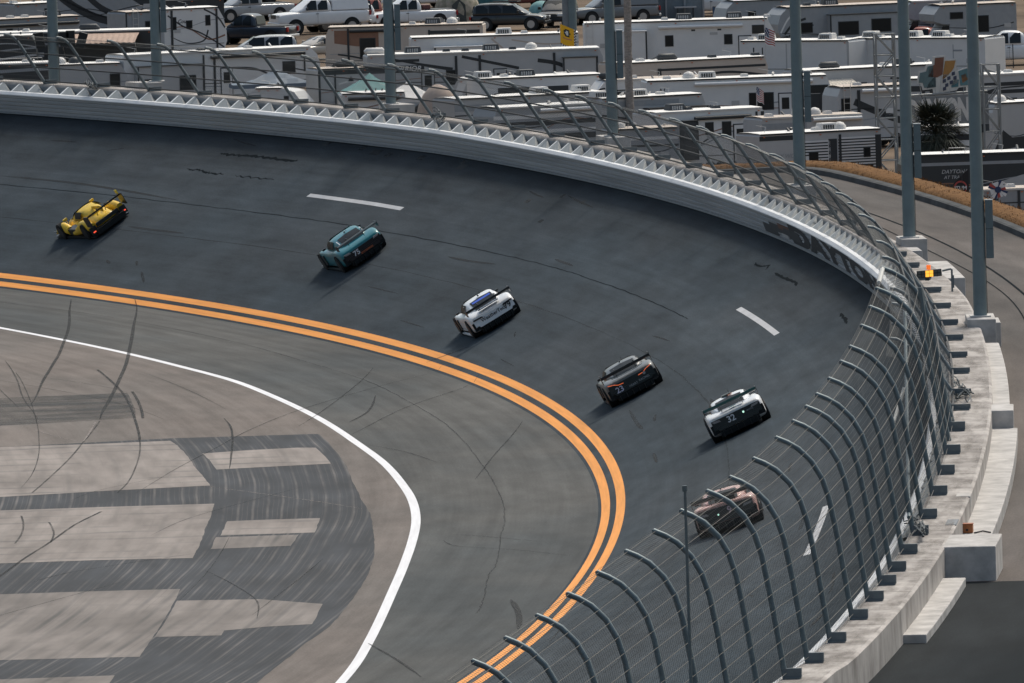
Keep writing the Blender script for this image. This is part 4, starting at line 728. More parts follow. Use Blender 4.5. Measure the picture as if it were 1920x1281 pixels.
# ------------------------------------------------------------------ camping ground: motorhomes and trailers
ZL = -2.0
M_ROOFW = mat('rv_roof_white', (.74, .72, .69), .6, noise=.10, nscale=1.5); M_ROOFT = mat('rv_roof_tan', (.50, .43, .37), .75, noise=.18, nscale=1.2)
M_RVW = mat('rv_white', (.66, .655, .645), .45, noise=.05, nscale=.8); M_RVG = mat('rv_grey', (.43, .43, .43), .45, noise=.06, nscale=.8); M_RVB = mat('rv_beige', (.52, .445, .385), .5, noise=.06, nscale=.8)
M_RVD = mat('rv_dark', (.035, .04, .045), .4, noise=.1, nscale=.8); M_RVBR = mat('rv_brown', (.25, .13, .085), .5, noise=.08); M_RVC = mat('rv_cool_grey', (.29, .305, .32), .45, noise=.06)
M_TRIM = mat('rv_trim_dark', (.030, .034, .038), .45); M_RVGL = mat('rv_window', (.010, .014, .017), .2, spec=.3); M_AC = mat('ac_shell', (.62, .60, .57), .55, noise=.06); M_ACD = mat('ac_shell_dark', (.045, .05, .055), .55)
M_AWN = mat('awning_white', (.68, .68, .68), .6); M_CHR = mat('bright_trim', (.62, .62, .62), .35, .6)
def rv_profile(kind, L, H):
    z0 = .55
    P = {'box': [(0, z0), (L, z0), (L, H-.12), (L-.12, H), (.12, H), (0, H-.12)],
         'nose_r': [(0, z0), (L-.25, z0), (L, H*.36), (L-.02, H*.55), (L-.22, H*.80), (L-.55, H-.10), (L-.9, H), (.12, H), (0, H-.12)],
         'fifth_r': [(0, z0), (L-2.7, z0), (L-2.55, 1.55), (L-.35, 1.65), (L-.02, 2.2), (L, H-1.0), (L-.18, H-.45), (L-.55, H-.10), (L-.95, H), (.12, H), (0, H-.12)],
         'class_a_r': [(0, z0), (L-.1, z0), (L, 1.3), (L-.06, H-.5), (L-.22, H-.12), (L-.5, H), (.12, H), (0, H-.12)],
         'class_c_r': [(0, z0), (L-.1, z0), (L, .95), (L-.15, 1.2), (L-1.15, 1.3), (L-1.75, H-1.15), (L-1.3, H-1.15), (L-.75, H-.95), (L-.72, H-.55), (L-1.1, H-.1), (L-1.6, H), (.12, H), (0, H-.12)],
         'drop_r': [(0, z0), (L-.1, z0), (L, 1.0), (L-.25, H*.62), (L-.8, H*.9), (L-1.5, H), (.8, H*.97), (.25, H*.8), (0, 1.2)]}
    k = kind.replace('_l', '_r') if kind.endswith('_l') else kind; pts = P[k]
    if kind.endswith('_l'): pts = [(L-x, z) for x, z in pts][::-1]
    return pts
T_ = M_TRIM
def rv(key, name, label, kind, H, body, roof, feats, W=2.5, cat='motorhome', off=0., Lf=None):
    x, y, a, L = RVP[key]; L = Lf or L; M = Matrix.Rotation(a, 3, 'Z'); c = Vector((x, y, ZL))+M @ Vector((-L/2, off, 0))
    e = empty(name, c, a, label, cat, 'campers parked in rows beyond the banking')
    pts = rv_profile(kind, L, H); q = MB(); q.prism(pts, 0, W); q.build('body', body, e, bevel=.05)
    top = [p for p in pts if p[1] > H-.13]; xa, xb = min(p[0] for p in top), max(p[0] for p in top)
    q = MB(); q.grid([[(xx, yy, H+.012+.05*math.sin(math.pi*(yy+.03)/(W+.06))) for yy in (-.035, .3, W/2, W-.3, W+.035)] for xx in srange(xa+.02, xb-.02, 2.)]); q.build('roof', roof, e, smooth=True)
    q = MB(); q.box(((xa+xb)/2, -.025, H-.035), (xb-xa-.1, .05, .07)); q.build('gutter', mat('gutter_pale', (.55, .54, .52), .5) if sum(map(ord, key)) % 3 == 0 else M_TRIM, e)  # dark gutters paint in the shadow line under the roof edge
    gg = random.Random(key+'x')
    if key not in ('T1', 'T2', 'A23', 'A11', 'A30', 'A4', 'A5'):      # thin factory pinstripes
        for k_ in range(2):
            z_a, z_b = gg.uniform(1.4, 2.2), gg.uniform(1.3, 2.5); feats = list(feats)+[('band', [(.03, z_a), (.35, z_a+gg.uniform(-.2, .2)), (.7, z_b), (.97, z_b+gg.uniform(-.2, .3))], gg.uniform(.05, .11), gg.choice((T_, M_RVC, M_RVBR)), .4)]
    for f in feats:
        k = f[0]; P = f[1:]
        if k == 'win':
            u, z, w_, h_ = P[:4]; q = MB(); q.box((u*L, -.012, z), (w_+.1, .03, h_+.1)); o = q.build('window', M_TRIM, e, bevel=.03); q = MB(); q.box((u*L, -.030, z), (w_, .012, h_)); q.build('pane', M_RVGL, o)
        elif k == 'door':
            u = P[0]; q = MB(); q.box((u*L, -.014, 1.62), (.78, .035, 2.0)); o = q.build('door', M_TRIM, e, bevel=.02); q = MB(); q.box((u*L, -.034, 1.62), (.66, .02, 1.88)); q.build('door_leaf', P[1] if len(P) > 1 else body, o); q = MB(); q.box((u*L, -.048, 2.05), (.40, .015, .62)); q.build('pane', M_RVGL, o)
        elif k == 'slide':
            u0, u1, z0, z1 = P[:4]; m = P[4] if len(P) > 4 else body; q = MB(); q.box(((u0+u1)/2*L, -.30, (z0+z1)/2), ((u1-u0)*L, .60, z1-z0)); o = q.build('slide_out', m, e, bevel=.03)
            q = MB(); q.box(((u0+u1)/2*L, -.32, z1+.02), ((u1-u0)*L+.08, .68, .05)); q.build('slide_topper', P[5] if len(P) > 5 else M_AWN, o)
            for uu in (u0, u1): q = MB(); q.box((uu*L, -.612, (z0+z1)/2), (.09, .02, z1-z0)); q.build('slide_trim', M_TRIM, o)
            for (wu, wz, ww, wh) in (P[6] if len(P) > 6 else ()):
                q = MB(); q.box((wu*L, -.61, wz), (ww+.1, .02, wh+.1)); o2 = q.build('window', M_TRIM, e); q = MB(); q.box((wu*L, -.622, wz), (ww, .012, wh)); q.build('pane', M_RVGL, o2)
        elif k == 'awn':
            u0, u1, z = P[:3]; q = MB(); q.tube([(u0*L, -.10, z), (u1*L, -.10, z)], .10, 10); o = q.build('awning_roll', P[3] if len(P) > 3 else M_AWN, e, smooth=True)
        elif k == 'open_awn':
            u0, u1, z, dp, m = P; q = MB(); n = 26
            q.grid([[(u0*L+(u1-u0)*L*i/n, -.05, z), (u0*L+(u1-u0)*L*i/n, -dp*.5, z-.20-.03*(i % 2)), (u0*L+(u1-u0)*L*i/n, -dp, z-.50-.05*(i % 2))] for i in range(n+1)]); o = q.build('awning', m, e)
            for uu in (u0, u1): q = MB(); q.tube([(uu*L, -dp, z-.5), (uu*L, -.05, 1.0)], .02, 4); q.build('awning_arm', M_CHR, o)
        elif k == 'band':      # painted line or swoosh: list of (u,z) and width
            pts_, wd, m = P[:3]; cpts = spline([(a_*L, b_) for a_, b_ in pts_], 6); rows = []
            for i, p in enumerate(cpts):
                a_ = cpts[max(i-1, 0)]; b_ = cpts[min(i+1, len(cpts)-1)]; t = Vector((b_[0]-a_[0], b_[1]-a_[1])).normalized(); wv = wd*(P[3] if len(P) > 3 else 1.)+(wd-wd*(P[3] if len(P) > 3 else 1.))*i/len(cpts)
                rows.append([(p[0]-t.y*wv/2, -.006, p[1]+t.x*wv/2), (p[0]+t.y*wv/2, -.006, p[1]-t.x*wv/2)])
            q = MB(); q.grid(rows); q.build('painted_swoosh', m, e)
        elif k == 'panel':
            u0, u1, z0, z1, m = P; q = MB(); q.box(((u0+u1)/2*L, -.004, (z0+z1)/2), ((u1-u0)*L, .010, z1-z0)); q.build('side_panel', m, e)
        elif k == 'blob':
            pts_, m = P; q = MB(); q.poly([(a_*L, -.007, b_) for a_, b_ in pts_]); q.build('painted_swoosh', m, e)
        elif k == 'slats':
            u0, u1, z0, z1, n = P
            for i in range(n): q = MB(); q.box(((u0+u1)/2*L, -.008, z0+(z1-z0)*(i+.5)/n), ((u1-u0)*L, .016, (z1-z0)/n*.42)); q.build('siding_strip', M_TRIM, e)
        elif k == 'post':
            u, z0, z1 = P[:3]; q = MB(); q.box((u*L, -.02, (z0+z1)/2), (P[3] if len(P) > 3 else .09, .05, z1-z0)); q.build('awning_arm', M_TRIM, e)
        elif k in ('ac', 'acd'):
            u = P[0]; yy = P[1] if len(P) > 1 else .9; q = MB(); q.box((u*L, yy, H+.20), (.95, .7, .34), None, 0, None, (.86, .85)); o = q.build('air_conditioner', M_AC if k == 'ac' else M_ACD, e, bevel=.04)
            q = MB()
            for j in range(5): q.box((u*L-.30+.13*j, yy-.345, H+.17), (.075, .03, .20), M_TRIM if k == 'ac' else M_RVC)
            q.build('grille', None, o)
        elif k == 'dome': u = P[0]; q = MB(); q.tube([(u*L, .8, H+.02), (u*L, .8, H+.2), (u*L, .8, H+.34), (u*L, .8, H+.40)], [.34, .33, .22, .05], 14); q.build('satellite_dome', P[1] if len(P) > 1 else M_AC, e, smooth=True)
        elif k == 'vent': u = P[0]; q = MB(); q.box((u*L, .7, H+.11), (.42, .42, .16), None, 0, None, (.8, .8)); q.build('roof_vent', P[1] if len(P) > 1 else M_AC, e)
        elif k == 'pod': u = P[0]; q = MB(); q.tube([(u*L-.62, .7, H+.16), (u*L-.5, .7, H+.20), (u*L+.4, .7, H+.20), (u*L+.62, .7, H+.10)], [.08, .19, .19, .06], 10); q.build('roof_pod', P[1] if len(P) > 1 else M_ACD, e, smooth=True)
        elif k == 'ladder':
            u = P[0]; q = MB(); 
            for dx in (-.18, .18): q.tube([(u*L+dx, -.07, .9), (u*L+dx, -.07, H+.1)], .018, 5)
            for j in range(7): q.tube([(u*L-.18, -.07, 1.0+.36*j), (u*L+.18, -.07, 1.0+.36*j)], .014, 4)
            q.build('ladder', M_CHR, e)
        elif k == 'text': t, u, z, sz, m = P; text_obj('lettering', t, lambda a_, b_: (u*L+a_, -.012, z+b_), m, e, sz, .012, .25)
        elif k == 'rail': u0, u1 = P; q = MB(); q.tube([(u0*L, .15, H), (u0*L, .15, H+.28), (u1*L, .15, H+.28), (u1*L, .15, H)], .016, 5); q.build('roof_rail', M_CHR, e)
        elif k == 'screen':   # cab window
            q = MB(); q.poly([(a_*L, -.012, b_) for a_, b_ in P[0]]); q.build('cab_window', M_RVGL, e)
    # small fittings every camper has: roof pipes and aerial, marker lights, fridge vent, hatch lines
    g = random.Random(key); xs_ = [g.uniform(xa+.4, xb-.4) for _ in range(5)]
    for xx in xs_[:3]: q = MB(); q.tube([(xx, g.uniform(.4, 2.), H), (xx, g.uniform(.4, 2.), H+g.uniform(.12, .22))], g.uniform(.03, .07), 8); q.build('roof_pipe', g.choice((M_AC, M_TRIM, M_ACD)), e)
    q = MB(); q.tube([(xs_[3], .9, H), (xs_[3]+.1, .9, H+.3), (xs_[3]-.45, .9, H+.42)], .016, 4); q.build('aerial', M_CHR, e)
    for k_ in range(3): q = MB(); q.box((xa+.25+(xb-xa-.5)*k_/2, -.03, H-.16), (.09, .03, .045)); q.build('marker_light', M_ORT, e)
    q = MB(); q.box((xs_[4], -.012, H-1.35), (.42, .02, .26)); q.build('side_vent', M_RVG if body is not M_RVG else M_RVW, e)
    q = MB(); q.box((L*.5, -.006, 1.05), (L*.9, .012, .03)); q.build('rub_rail', M_TRIM, e)
    for u in ((.22, .30, .8) if kind.startswith('class') else (.50, .60)):
        for yy in (.12, W-.12): q = MB(); q.tube([(u*L, yy-.12, .38), (u*L, yy+.12, .38)], .38, 18); q.build('wheel', M_TYRE, e)
    return e
T = M_TRIM
rv('A1', 'motorhome', 'tall silver motorhome with long black curved swooshes at the top left', 'class_a_r', 3.7, M_RVC, M_ROOFW, [('band', [(.0, 3.7), (.22, 2.4), (.5, 1.5), (1, 1.0)], .5, T, 1.), ('band', [(.25, 3.7), (.45, 2.3), (.75, 1.4), (1, 1.15)], .42, T, .8), ('band', [(.05, 3.2), (.3, 2.2), (.6, 1.45)], .12, T), ('blob', [(.62, 3.6), (1, 3.6), (1, 1.9), (.82, 2.3), (.70, 2.9)], M_RVD)])
rv('A2', 'travel_trailer', 'grey trailer with a pale roof vent and a small window at the left edge', 'box', 3.4, M_RVC, M_ROOFT, [('win', .32, 2.5, .34, .5), ('awn', .0, .98, 3.0, M_TRIM), ('vent', .38), ('vent', .52), ('acd', .80), ('band', [(.2, 2.6), (.6, 2.3), (1, 2.6)], .08, M_RVG)], cat='trailer')
rv('A3', 'travel_trailer', 'small grey-blue trailer with a boxed roof window behind the left loudspeaker pole', 'box', 3.3, M_RVC, M_ROOFW, [('win', .75, 2.6, .3, .6), ('vent', .1)], cat='trailer')
rv('A4', 'motorhome', 'dark motorhome with a pleated tan awning pulled out, at the left', 'box', 3.5, M_RVD, M_ROOFW, [('open_awn', .50, .92, 3.35, 2.0, mat('tan_awning', (.42, .30, .235), .8, noise=.12, nscale=6.)), ('pod', .62), ('win', .2, 2.4, .8, .5), ('band', [(0, 2.8), (.25, 2.9), (.5, 2.6)], .12, M_RVC), ('vent', .25)])
rv('A5', 'motorhome', 'black-brown motorhome with thin silver curves at the far left edge', 'class_a_r', 3.5, M_RVD, M_ROOFW, [('band', [(.0, 2.1), (.5, 2.6), (1, 2.75)], .1, M_RVC), ('band', [(.0, 1.6), (.5, 2.1), (1, 2.35)], .12, M_RVG), ('band', [(.0, 2.9), (.6, 3.05), (1, 2.8)], .06, M_RVG), ('band', [(.1, 1.1), (.6, 1.5), (1, 1.8)], .10, M_RVC)])
rv('A46', 'motorhome', 'low pale-roofed motorhome with dark flanks behind the fence at the far left', 'box', 3.2, M_RVD, M_ROOFW, [('band', [(0, 2.7), (1, 2.85)], .18, M_RVC), ('rail', .3, .9), ('vent', .7)])
rv('A6', 'travel_trailer', 'grey trailer with a white roof and white roof hump behind the loudspeaker pole', 'nose_r', 3.2, M_RVG, M_ROOFW, [('vent', .62), ('dome', .30, M_ACD), ('win', .80, 2.2, .5, .7), ('panel', 0, 1, 1.0, 1.2, T), ('dome', .12)], cat='trailer')
rv('A7', 'fifth_wheel_trailer', 'long pale fifth-wheel trailer with a rounded front and dark slide-out behind the left fence', 'fifth_r', 3.6, M_RVW, M_ROOFW, [('win', .84, 2.45, .72, .62), ('door', .52), ('win', .52, 2.3, .3, .7), ('awn', .44, .92, 3.25, M_TRIM), ('post', .92, 2.2, 3.3), ('post', .46, .8, 3.4, .13), ('post', .405, .8, 3.4, .10), ('slide', .05, .38, .9, 2.9, M_RVG, M_TRIM, [(.30, 1.9, .95, .75), (.12, 1.9, .9, .5)]), ('band', [(.55, 2.6), (.66, 2.5), (.74, 2.1)], .10, T), ('band', [(.86, 2.4), (.93, 2.2), (.97, 1.9)], .07, T), ('vent', .42, M_ACD), ('vent', .66)], cat='trailer')
rv('A8', 'travel_trailer', 'small white travel trailer with dark swooshes, door and two windows at the top left', 'nose_r', 3.3, M_RVW, M_ROOFW, [('win', .40, 2.3, .34, .40), ('win', .70, 2.5, .26, .55), ('band', [(.06, 2.9), (.3, 2.2), (.6, 1.7), (.95, .8)], .09, T), ('band', [(.1, 1.6), (.35, 1.15), (.62, 1.25), (.70, 1.9)], .12, T, .3), ('post', .12, .8, 3.2, .14), ('post', .84, .8, 3.2, .12), ('band', [(.64, 3.2), (.85, 2.7), (.97, 2.0)], .10, T), ('text', 'Cougar', .33, 2.5, .34, T), ('win', .16, 2.4, .22, .7)], cat='trailer')
rv('A9', 'travel_trailer', 'narrow grey trailer end with a roof ladder beside the far left light pole', 'box', 3.2, M_RVC, M_ROOFT, [('ladder', .30), ('win', .75, 2.3, .4, .5), ('post', .0, .8, 3.2)], cat='trailer')
rv('A49', 'travel_trailer', 'dark trailer at the top edge above the small white travel trailer', 'box', 3.2, M_RVD, M_ROOFT, [('acd', .3), ('win', .6, 2.3, .9, .5)], cat='trailer')
rv('A11', 'teardrop_trailer', 'small rounded white teardrop trailer just behind the barrier', 'drop_r', 2.4, M_RVW, M_ROOFW, [('win', .32, 1.75, .85, .14), ('win', .68, 1.8, .2, .2), ('vent', .40)], cat='trailer', W=2.0)
rv('A12', 'travel_trailer', 'grey trailer with a brown roof and a pale arrow mark beside the teal canopy', 'box', 3.3, M_RVG, M_ROOFT, [('panel', 0, 1, 2.95, 3.2, M_RVD), ('post', .02, .8, 3.1, .12), ('post', .33, .8, 3.1), ('band', [(.40, 2.4), (.62, 2.55), (.95, 2.4)], .10, M_RVW), ('pod', .62, M_ACD), ('blob', [(.58, 2.55), (.70, 2.55), (.64, 2.85)], T)], cat='trailer')
rv('A47', 'travel_trailer', 'white trailer roof between the teal and white canopies', 'box', 2.9, M_RVW, M_ROOFW, [('awn', .1, .9, 2.6, M_TRIM), ('win', .3, 1.9, .6, .4)], cat='trailer')
rv('A15', 'motorhome', 'tan motorhome with a brown sweep along its side, above the teal canopy', 'class_a_l', 3.7, M_RVB, M_ROOFT, [('blob', [(.06, 3.5), (.34, 3.5), (.34, 2.5), (.20, 2.55), (.06, 2.75)], M_RVBR), ('win', .27, 2.45, .85, 1.05), ('post', .148, .8, 3.6, .12), ('post', .66, .8, 3.4, .12), ('band', [(.08, 2.1), (.2, 1.9), (.34, 1.5)], .10, T), ('panel', .66, .98, 3.15, 3.35, T), ('panel', 0, 1, .9, 1.25, M_RVBR), ('vent', .55), ('acd', .68), ('dome', .8, M_AC), ('awn', .16, .48, 3.45, M_TRIM), ('blob', [(.36, 2.3), (.50, 1.9), (.60, 1.2), (.36, 1.3)], M_RVBR)])
rv('A16', 'fifth_wheel_trailer', 'long pale grey toy-hauler with slanted black stripes and slanted lettering', 'class_a_r', 3.6, M_RVG, M_ROOFW, [('band', [(.10, 3.35), (.24, 2.95), (.36, 2.65)], .22, T, .4), ('band', [(.40, 3.35), (.56, 2.85), (.64, 2.6)], .16, T), ('post', .375, .8, 3.4, .14), ('post', .475, .8, 3.4, .14), ('panel', .0, .24, 2.55, 2.95, M_RVD), ('text', 'WARRIOR', .155, 2.75, .42, M_RVW), ('panel', .12, .22, 3.15, 3.3, T), ('door', .255), ('win', .355, 2.2, .55, .75), ('win', .66, 1.85, 1.05, .85), ('door', .56), ('post', .79, .8, 3.4, .14), ('slide', .825, .965, 1.0, 3.1, M_RVG, M_TRIM), ('band', [(.72, 3.0), (.80, 2.8), (.86, 2.4), (.96, 1.7)], .22, T), ('blob', [(.88, 3.15), (.975, 3.15), (.975, 2.75), (.90, 2.8)], M_RVD), ('acd', .20), ('vent', .34, M_ACD), ('vent', .42, M_ACD), ('acd', .53), ('vent', .62, M_ACD), ('dome', .70), ('pod', .04, M_AC)], cat='trailer')
rv('A17', 'travel_trailer', 'white trailer with a boxy slide-out behind the long black-striped toy-hauler', 'box', 3.5, M_RVW, M_ROOFW, [('slide', .14, .44, 1.0, 2.9, M_RVW, M_AWN), ('win', .05, 2.4, .55, .5), ('ac', .56), ('vent', .68), ('band', [(.48, 3.3), (.56, 2.6), (.62, 2.0)], .10, M_RVB), ('band', [(.6, 3.2), (.8, 2.9), (1, 2.95)], .08, M_RVB)], cat='trailer')
rv('A18', 'motorhome', 'white-roofed motorhome with a black band behind the yellow flag pole', 'class_a_r', 3.4, M_RVW, M_ROOFW, [('panel', .14, .70, 2.5, 2.85, T), ('ac', .06), ('vent', .22), ('acd', .40), ('panel', 0, 1, 1.9, 2.25, M_RVC)])
rv('A19', 'travel_trailer', 'grey rounded-nose trailer with a white front cap behind the fence centre', 'nose_l', 3.1, M_RVG, M_ROOFW, [('win', .58, 2.0, .95, .35), ('post', .86, .8, 3.0, .12), ('blob', [(.02, 1.4), (.16, 2.9), (.30, 3.08), (.20, 2.2), (.14, 1.0)], M_RVW), ('band', [(.26, 2.2), (.4, 2.6), (.7, 2.75)], .12, T), ('panel', .3, 1, 2.75, 2.95, M_RVC)], cat='trailer')
rv('A44', 'travel_trailer', 'short dark trailer with a white roof unit right of the yellow flag pole', 'box', 3.1, M_RVC, M_ROOFT, [('ac', .35), ('panel', 0, 1, 2.3, 2.6, T)], cat='trailer')
rv('A21', 'travel_trailer', 'long grey trailer with a white roof rising to the right behind the fence centre', 'box', 3.3, M_RVG, M_ROOFW, [('ac', .62), ('panel', .0, .40, 2.6, 2.95, M_RVC), ('win', .44, 2.3, .5, .5), ('panel', 0, .38, 2.35, 2.42, T), ('panel', .04, .36, 2.0, 2.06, T), ('vent', .86), ('ac', .9)], cat='trailer')
rv('A22', 'motorhome', 'dark motorhome with silver stripes low behind the fence centre', 'class_a_l', 3.2, M_RVC, M_ROOFW, [('panel', .0, 1, 2.55, 2.75, M_RVW), ('panel', .0, 1, 2.2, 2.4, T), ('panel', .2, 1, 1.8, 1.95, M_RVW), ('panel', .1, 1, 1.4, 1.7, M_RVD), ('awn', .45, .98, 2.95, M_AWN), ('rail', .7, .85)])
rv('A23', 'travel_trailer', 'very long plain cream-white trailer with two dark windows behind the ringed palm trunk', 'nose_r', 3.6, M_RVW, M_ROOFW, [('awn', .385, .82, 3.22), ('win', .44, 2.42, .40, .56), ('win', .745, 2.42, .40, .50), ('slide', .14, .32, .9, 3.05, M_RVW, M_AWN), ('door', .83, M_RVW), ('win', .90, 2.95, .62, .42), ('ladder', .03), ('vent', .42), ('acd', .52), ('acd', .78), ('vent', .95), ('panel', .555, .575, 2.95, 3.05, T), ('panel', .69, .71, 2.95, 3.05, T), ('panel', .65, .69, 2.7, 2.85, M_RVG)], cat='trailer')
rv('A24', 'motorhome', 'beige motorhome with a black curved line and dark roof pods beside the ringed palm trunk', 'class_a_r', 3.5, M_RVB, M_ROOFW, [('pod', .36), ('vent', .66, M_ACD), ('vent', .95, M_ACD), ('panel', .28, .98, 2.95, 3.08, T), ('post', .27, 2.2, 3.1, .2), ('band', [(.48, 2.3), (.60, 2.65), (.76, 2.72), (.98, 2.45)], .13, T), ('win', .06, 2.4, .5, .5), ('win', .14, 2.45, .3, .5), ('vent', .18)])
rv('A25', 'motorhome', 'tan-roofed class C motorhome right of the light pole with cream siding', 'class_c_l', 3.2, M_RVW, M_ROOFT, [('pod', .22, M_ACD), ('vent', .40), ('win', .28, 2.2, .3, .6), ('slats', .16, .5, 1.6, 2.7, 7), ('band', [(.02, 2.4), (.12, 2.7), (.16, 2.75)], .08, T), ('panel', .45, 1, 2.75, 2.95, M_RVG)])
rv('A26', 'motorhome', 'long white coach with big dark windows and a rounded right end, right of centre', 'class_a_r', 3.5, M_RVW, M_ROOFW, [('awn', .26, .90, 3.22), ('win', .62, 2.2, 1.25, .85), ('door', .75, M_RVW), ('win', .82, 2.3, .5, .8), ('panel', .40, .86, 1.15, 1.30, M_RVC), ('ac', .34), ('dome', .24), ('vent', .12), ('vent', .54), ('win', .925, 2.75, 1.1, .35), ('post', .945, 1.3, 2.6, .1), ('panel', .88, .985, 1.6, 2.5, T), ('text', 'N', .08, 2.9, .4, T)])
rv('A27', 'travel_trailer', 'grey trailer with a bright roof and slatted white roof unit behind the fence', 'class_a_r', 3.3, M_RVG, M_ROOFW, [('ac', .42), ('ac', .05), ('vent', .62), ('panel', .0, .74, 2.8, 3.1, M_RVC), ('slide', .40, .96, 1.0, 2.65, M_RVG, M_TRIM), ('band', [(.0, 2.4), (.3, 2.1), (.6, 1.6)], .10, T)], cat='trailer')
rv('A28', 'travel_trailer', 'trailer with a brilliant white roof and black roof boxes by the bend', 'box', 3.4, M_RVW, M_ROOFW, [('acd', .26), ('vent', .36, M_ACD), ('vent', .62, M_ACD), ('awn', .36, .88, 3.0, M_TRIM), ('win', .50, 2.45, .4, .55), ('win', .66, 2.4, .45, .65), ('door', .78), ('slide', .22, .34, .9, 2.9, M_RVD, M_TRIM), ('post', .94, .6, 3.2, .10), ('post', .995, .6, 3.2, .16), ('band', [(.42, 1.7), (.55, 2.1), (.66, 2.15)], .08, T), ('band', [(.84, 1.8), (.92, 1.4), (1, 1.2)], .16, M_RVG)], cat='trailer')
rv('A29', 'travel_trailer', 'low trailer with a tan roof right behind the barrier ledge by the ringed palm trunk', 'box', 3.0, M_RVC, M_ROOFT, [('dome', .15), ('panel', 0, 1, 2.4, 2.55, M_RVW), ('panel', 0, 1, 2.05, 2.15, T), ('rail', .05, .35)], cat='trailer')
rv('A30', 'toy_hauler', 'toy-hauler trailer, plain grey left half and dark slatted right half, by the grass bank', 'box', 3.4, M_RVG, M_ROOFW, [('panel', .0, .30, 3.05, 3.28, T), ('panel', .34, .58, .6, 2.95, M_RVW), ('slats', .335, .56, .7, 2.9, 15), ('panel', .65, .95, .6, 3.05, M_RVW), ('slats', .645, .955, .7, 3.0, 16), ('panel', .565, .635, .6, 3.0, M_RVD), ('panel', .95, .998, .6, 3.1, M_RVD), ('win', .44, 2.05, .45, .62), ('win', .88, 2.25, .30, .40), ('text', 'GRAY WOLF', .20, 2.25, .30, M_RVC), ('ac', .62), ('vent', .52), ('dome', .72), ('post', .66, 1.0, 3.2, .12), ('win', .89, 1.3, .45, .6)], cat='trailer')
rv('A31', 'travel_trailer', 'trailer with a rusty tan roof behind the half-slatted toy-hauler', 'box', 3.2, M_RVG, M_ROOFT, [('ac', .46), ('dome', .58), ('vent', .70), ('panel', .0, .44, 2.6, 2.9, M_RVC), ('awn', .50, .98, 3.0, M_AWN), ('vent', .12)], cat='trailer')
rv('A32', 'motorhome', 'silver motorhome with a rear ladder and a black diagonal band left of the truss tower', 'class_a_l', 3.3, M_RVG, M_ROOFT, [('ladder', .14), ('win', .12, 2.1, .4, 1.1), ('post', .30, .8, 3.1, .16), ('band', [(.24, 2.5), (.5, 2.0), (.8, 1.5), (1, 1.3)], .36, T), ('awn', .34, .98, 3.05, M_AWN), ('vent', .34)])
rv('A33', 'motorhome', 'grey motorhome with a scalloped cream awning, behind the truss tower', 'class_a_r', 3.4, M_RVG, M_ROOFW, [('pod', .20), ('open_awn', .02, .30, 2.85, 1.2, mat('cream_awning', (.55, .50, .43), .8, noise=.2, nscale=9.)), ('panel', .0, .4, 2.2, 2.6, T), ('band', [(.55, 2.75), (.8, 2.6), (1, 2.2)], .10, T), ('acd', .68), ('vent', .55), ('win', .60, 2.2, 1.2, .5)])
rv('T1', 'cargo_trailer', 'plain white cargo trailer with roof vents behind the striped flag', 'box', 2.7, M_RVW, M_ROOFW, [('ac', .18), ('ac', .74), ('vent', .88), ('vent', .06), ('panel', .98, 1., .6, 2.6, M_RVG), ('panel', .118, .130, 1.9, 2.3, T), ('panel', .20, .21, 1.9, 2.3, T), ('panel', .42, .43, .6, 2.5, M_RVG)], cat='trailer')
rv('T2', 'cargo_trailer', 'plain white cargo trailer with four roof vents right of the truss tower top', 'box', 2.7, M_RVW, M_ROOFW, [('ac', .10), ('vent', .18), ('ac', .42), ('ac', .62), ('vent', .70), ('vent', .88), ('panel', .76, .83, 1.9, 2.0, M_RVC), ('panel', .76, .765, 1.5, 2.3, M_RVC)], cat='trailer')
rv('A35', 'fifth_wheel_trailer', 'tall grey fifth-wheel with a black framed slide-out and three dark windows at the top right', 'fifth_l', 3.7, M_RVC, M_ROOFT, [('win', .22, 2.45, .75, .52), ('slide', .39, .93, .9, 3.15, M_RVC, M_TRIM, [(.53, 2.35, 1.2, .72), (.79, 2.45, 1.15, .70)]), ('text', 'SANTA CRUZ', .66, 1.5, .30, T), ('band', [(.02, 2.2), (.08, 3.0), (.16, 3.5)], .10, M_RVW), ('band', [(.05, 2.1), (.12, 2.7), (.22, 3.0)], .14, T), ('band', [(.07, 1.9), (.15, 2.3), (.28, 2.6)], .10, T), ('acd', .45), ('vent', .26, M_ACD), ('band', [(.02, 1.9), (.10, 2.0), (.18, 2.3)], .10, T)], cat='trailer')
rv('A36', 'fifth_wheel_trailer', 'grey fifth-wheel with a small dark window behind the tall slide-out trailer', 'fifth_l', 3.6, M_RVC, M_ROOFW, [('win', .26, 2.75, .4, .32), ('acd', .18), ('vent', .6)], cat='trailer', off=6)
rv('A37', 'motorhome', 'grey class C motorhome with a wide dark slide window at the top right', 'class_c_l', 3.4, M_RVC, M_ROOFW, [('slide', .36, .96, .9, 2.75, M_RVC, M_TRIM, [(.62, 2.05, 1.75, .55)]), ('screen', [(.14, 1.55), (.24, 1.6), (.24, 2.2), (.19, 2.2)]), ('vent', .6)], Lf=6.4)
rv('A38', 'motorhome', 'blue-grey class C motorhome at the top right corner', 'class_c_l', 3.4, M_RVC, M_ROOFT, [('win', .36, 2.75, .75, .32), ('win', .62, 2.2, .9, .9), ('screen', [(.16, 1.45), (.28, 1.5), (.28, 2.15), (.21, 2.15)])], off=9, Lf=6.)
rv('A39', 'motorhome', 'white-roofed motorhome with black bars left of the flag sign', 'class_a_l', 3.4, M_RVG, M_ROOFW, [('panel', .1, 1, 2.7, 3.0, T), ('band', [(.1, 2.2), (.5, 2.5), (1, 2.7)], .2, T), ('post', .36, .8, 3.2, .16), ('post', .48, .8, 3.2, .16), ('band', [(.1, 1.7), (.5, 2.0), (1, 2.3)], .2, T)])
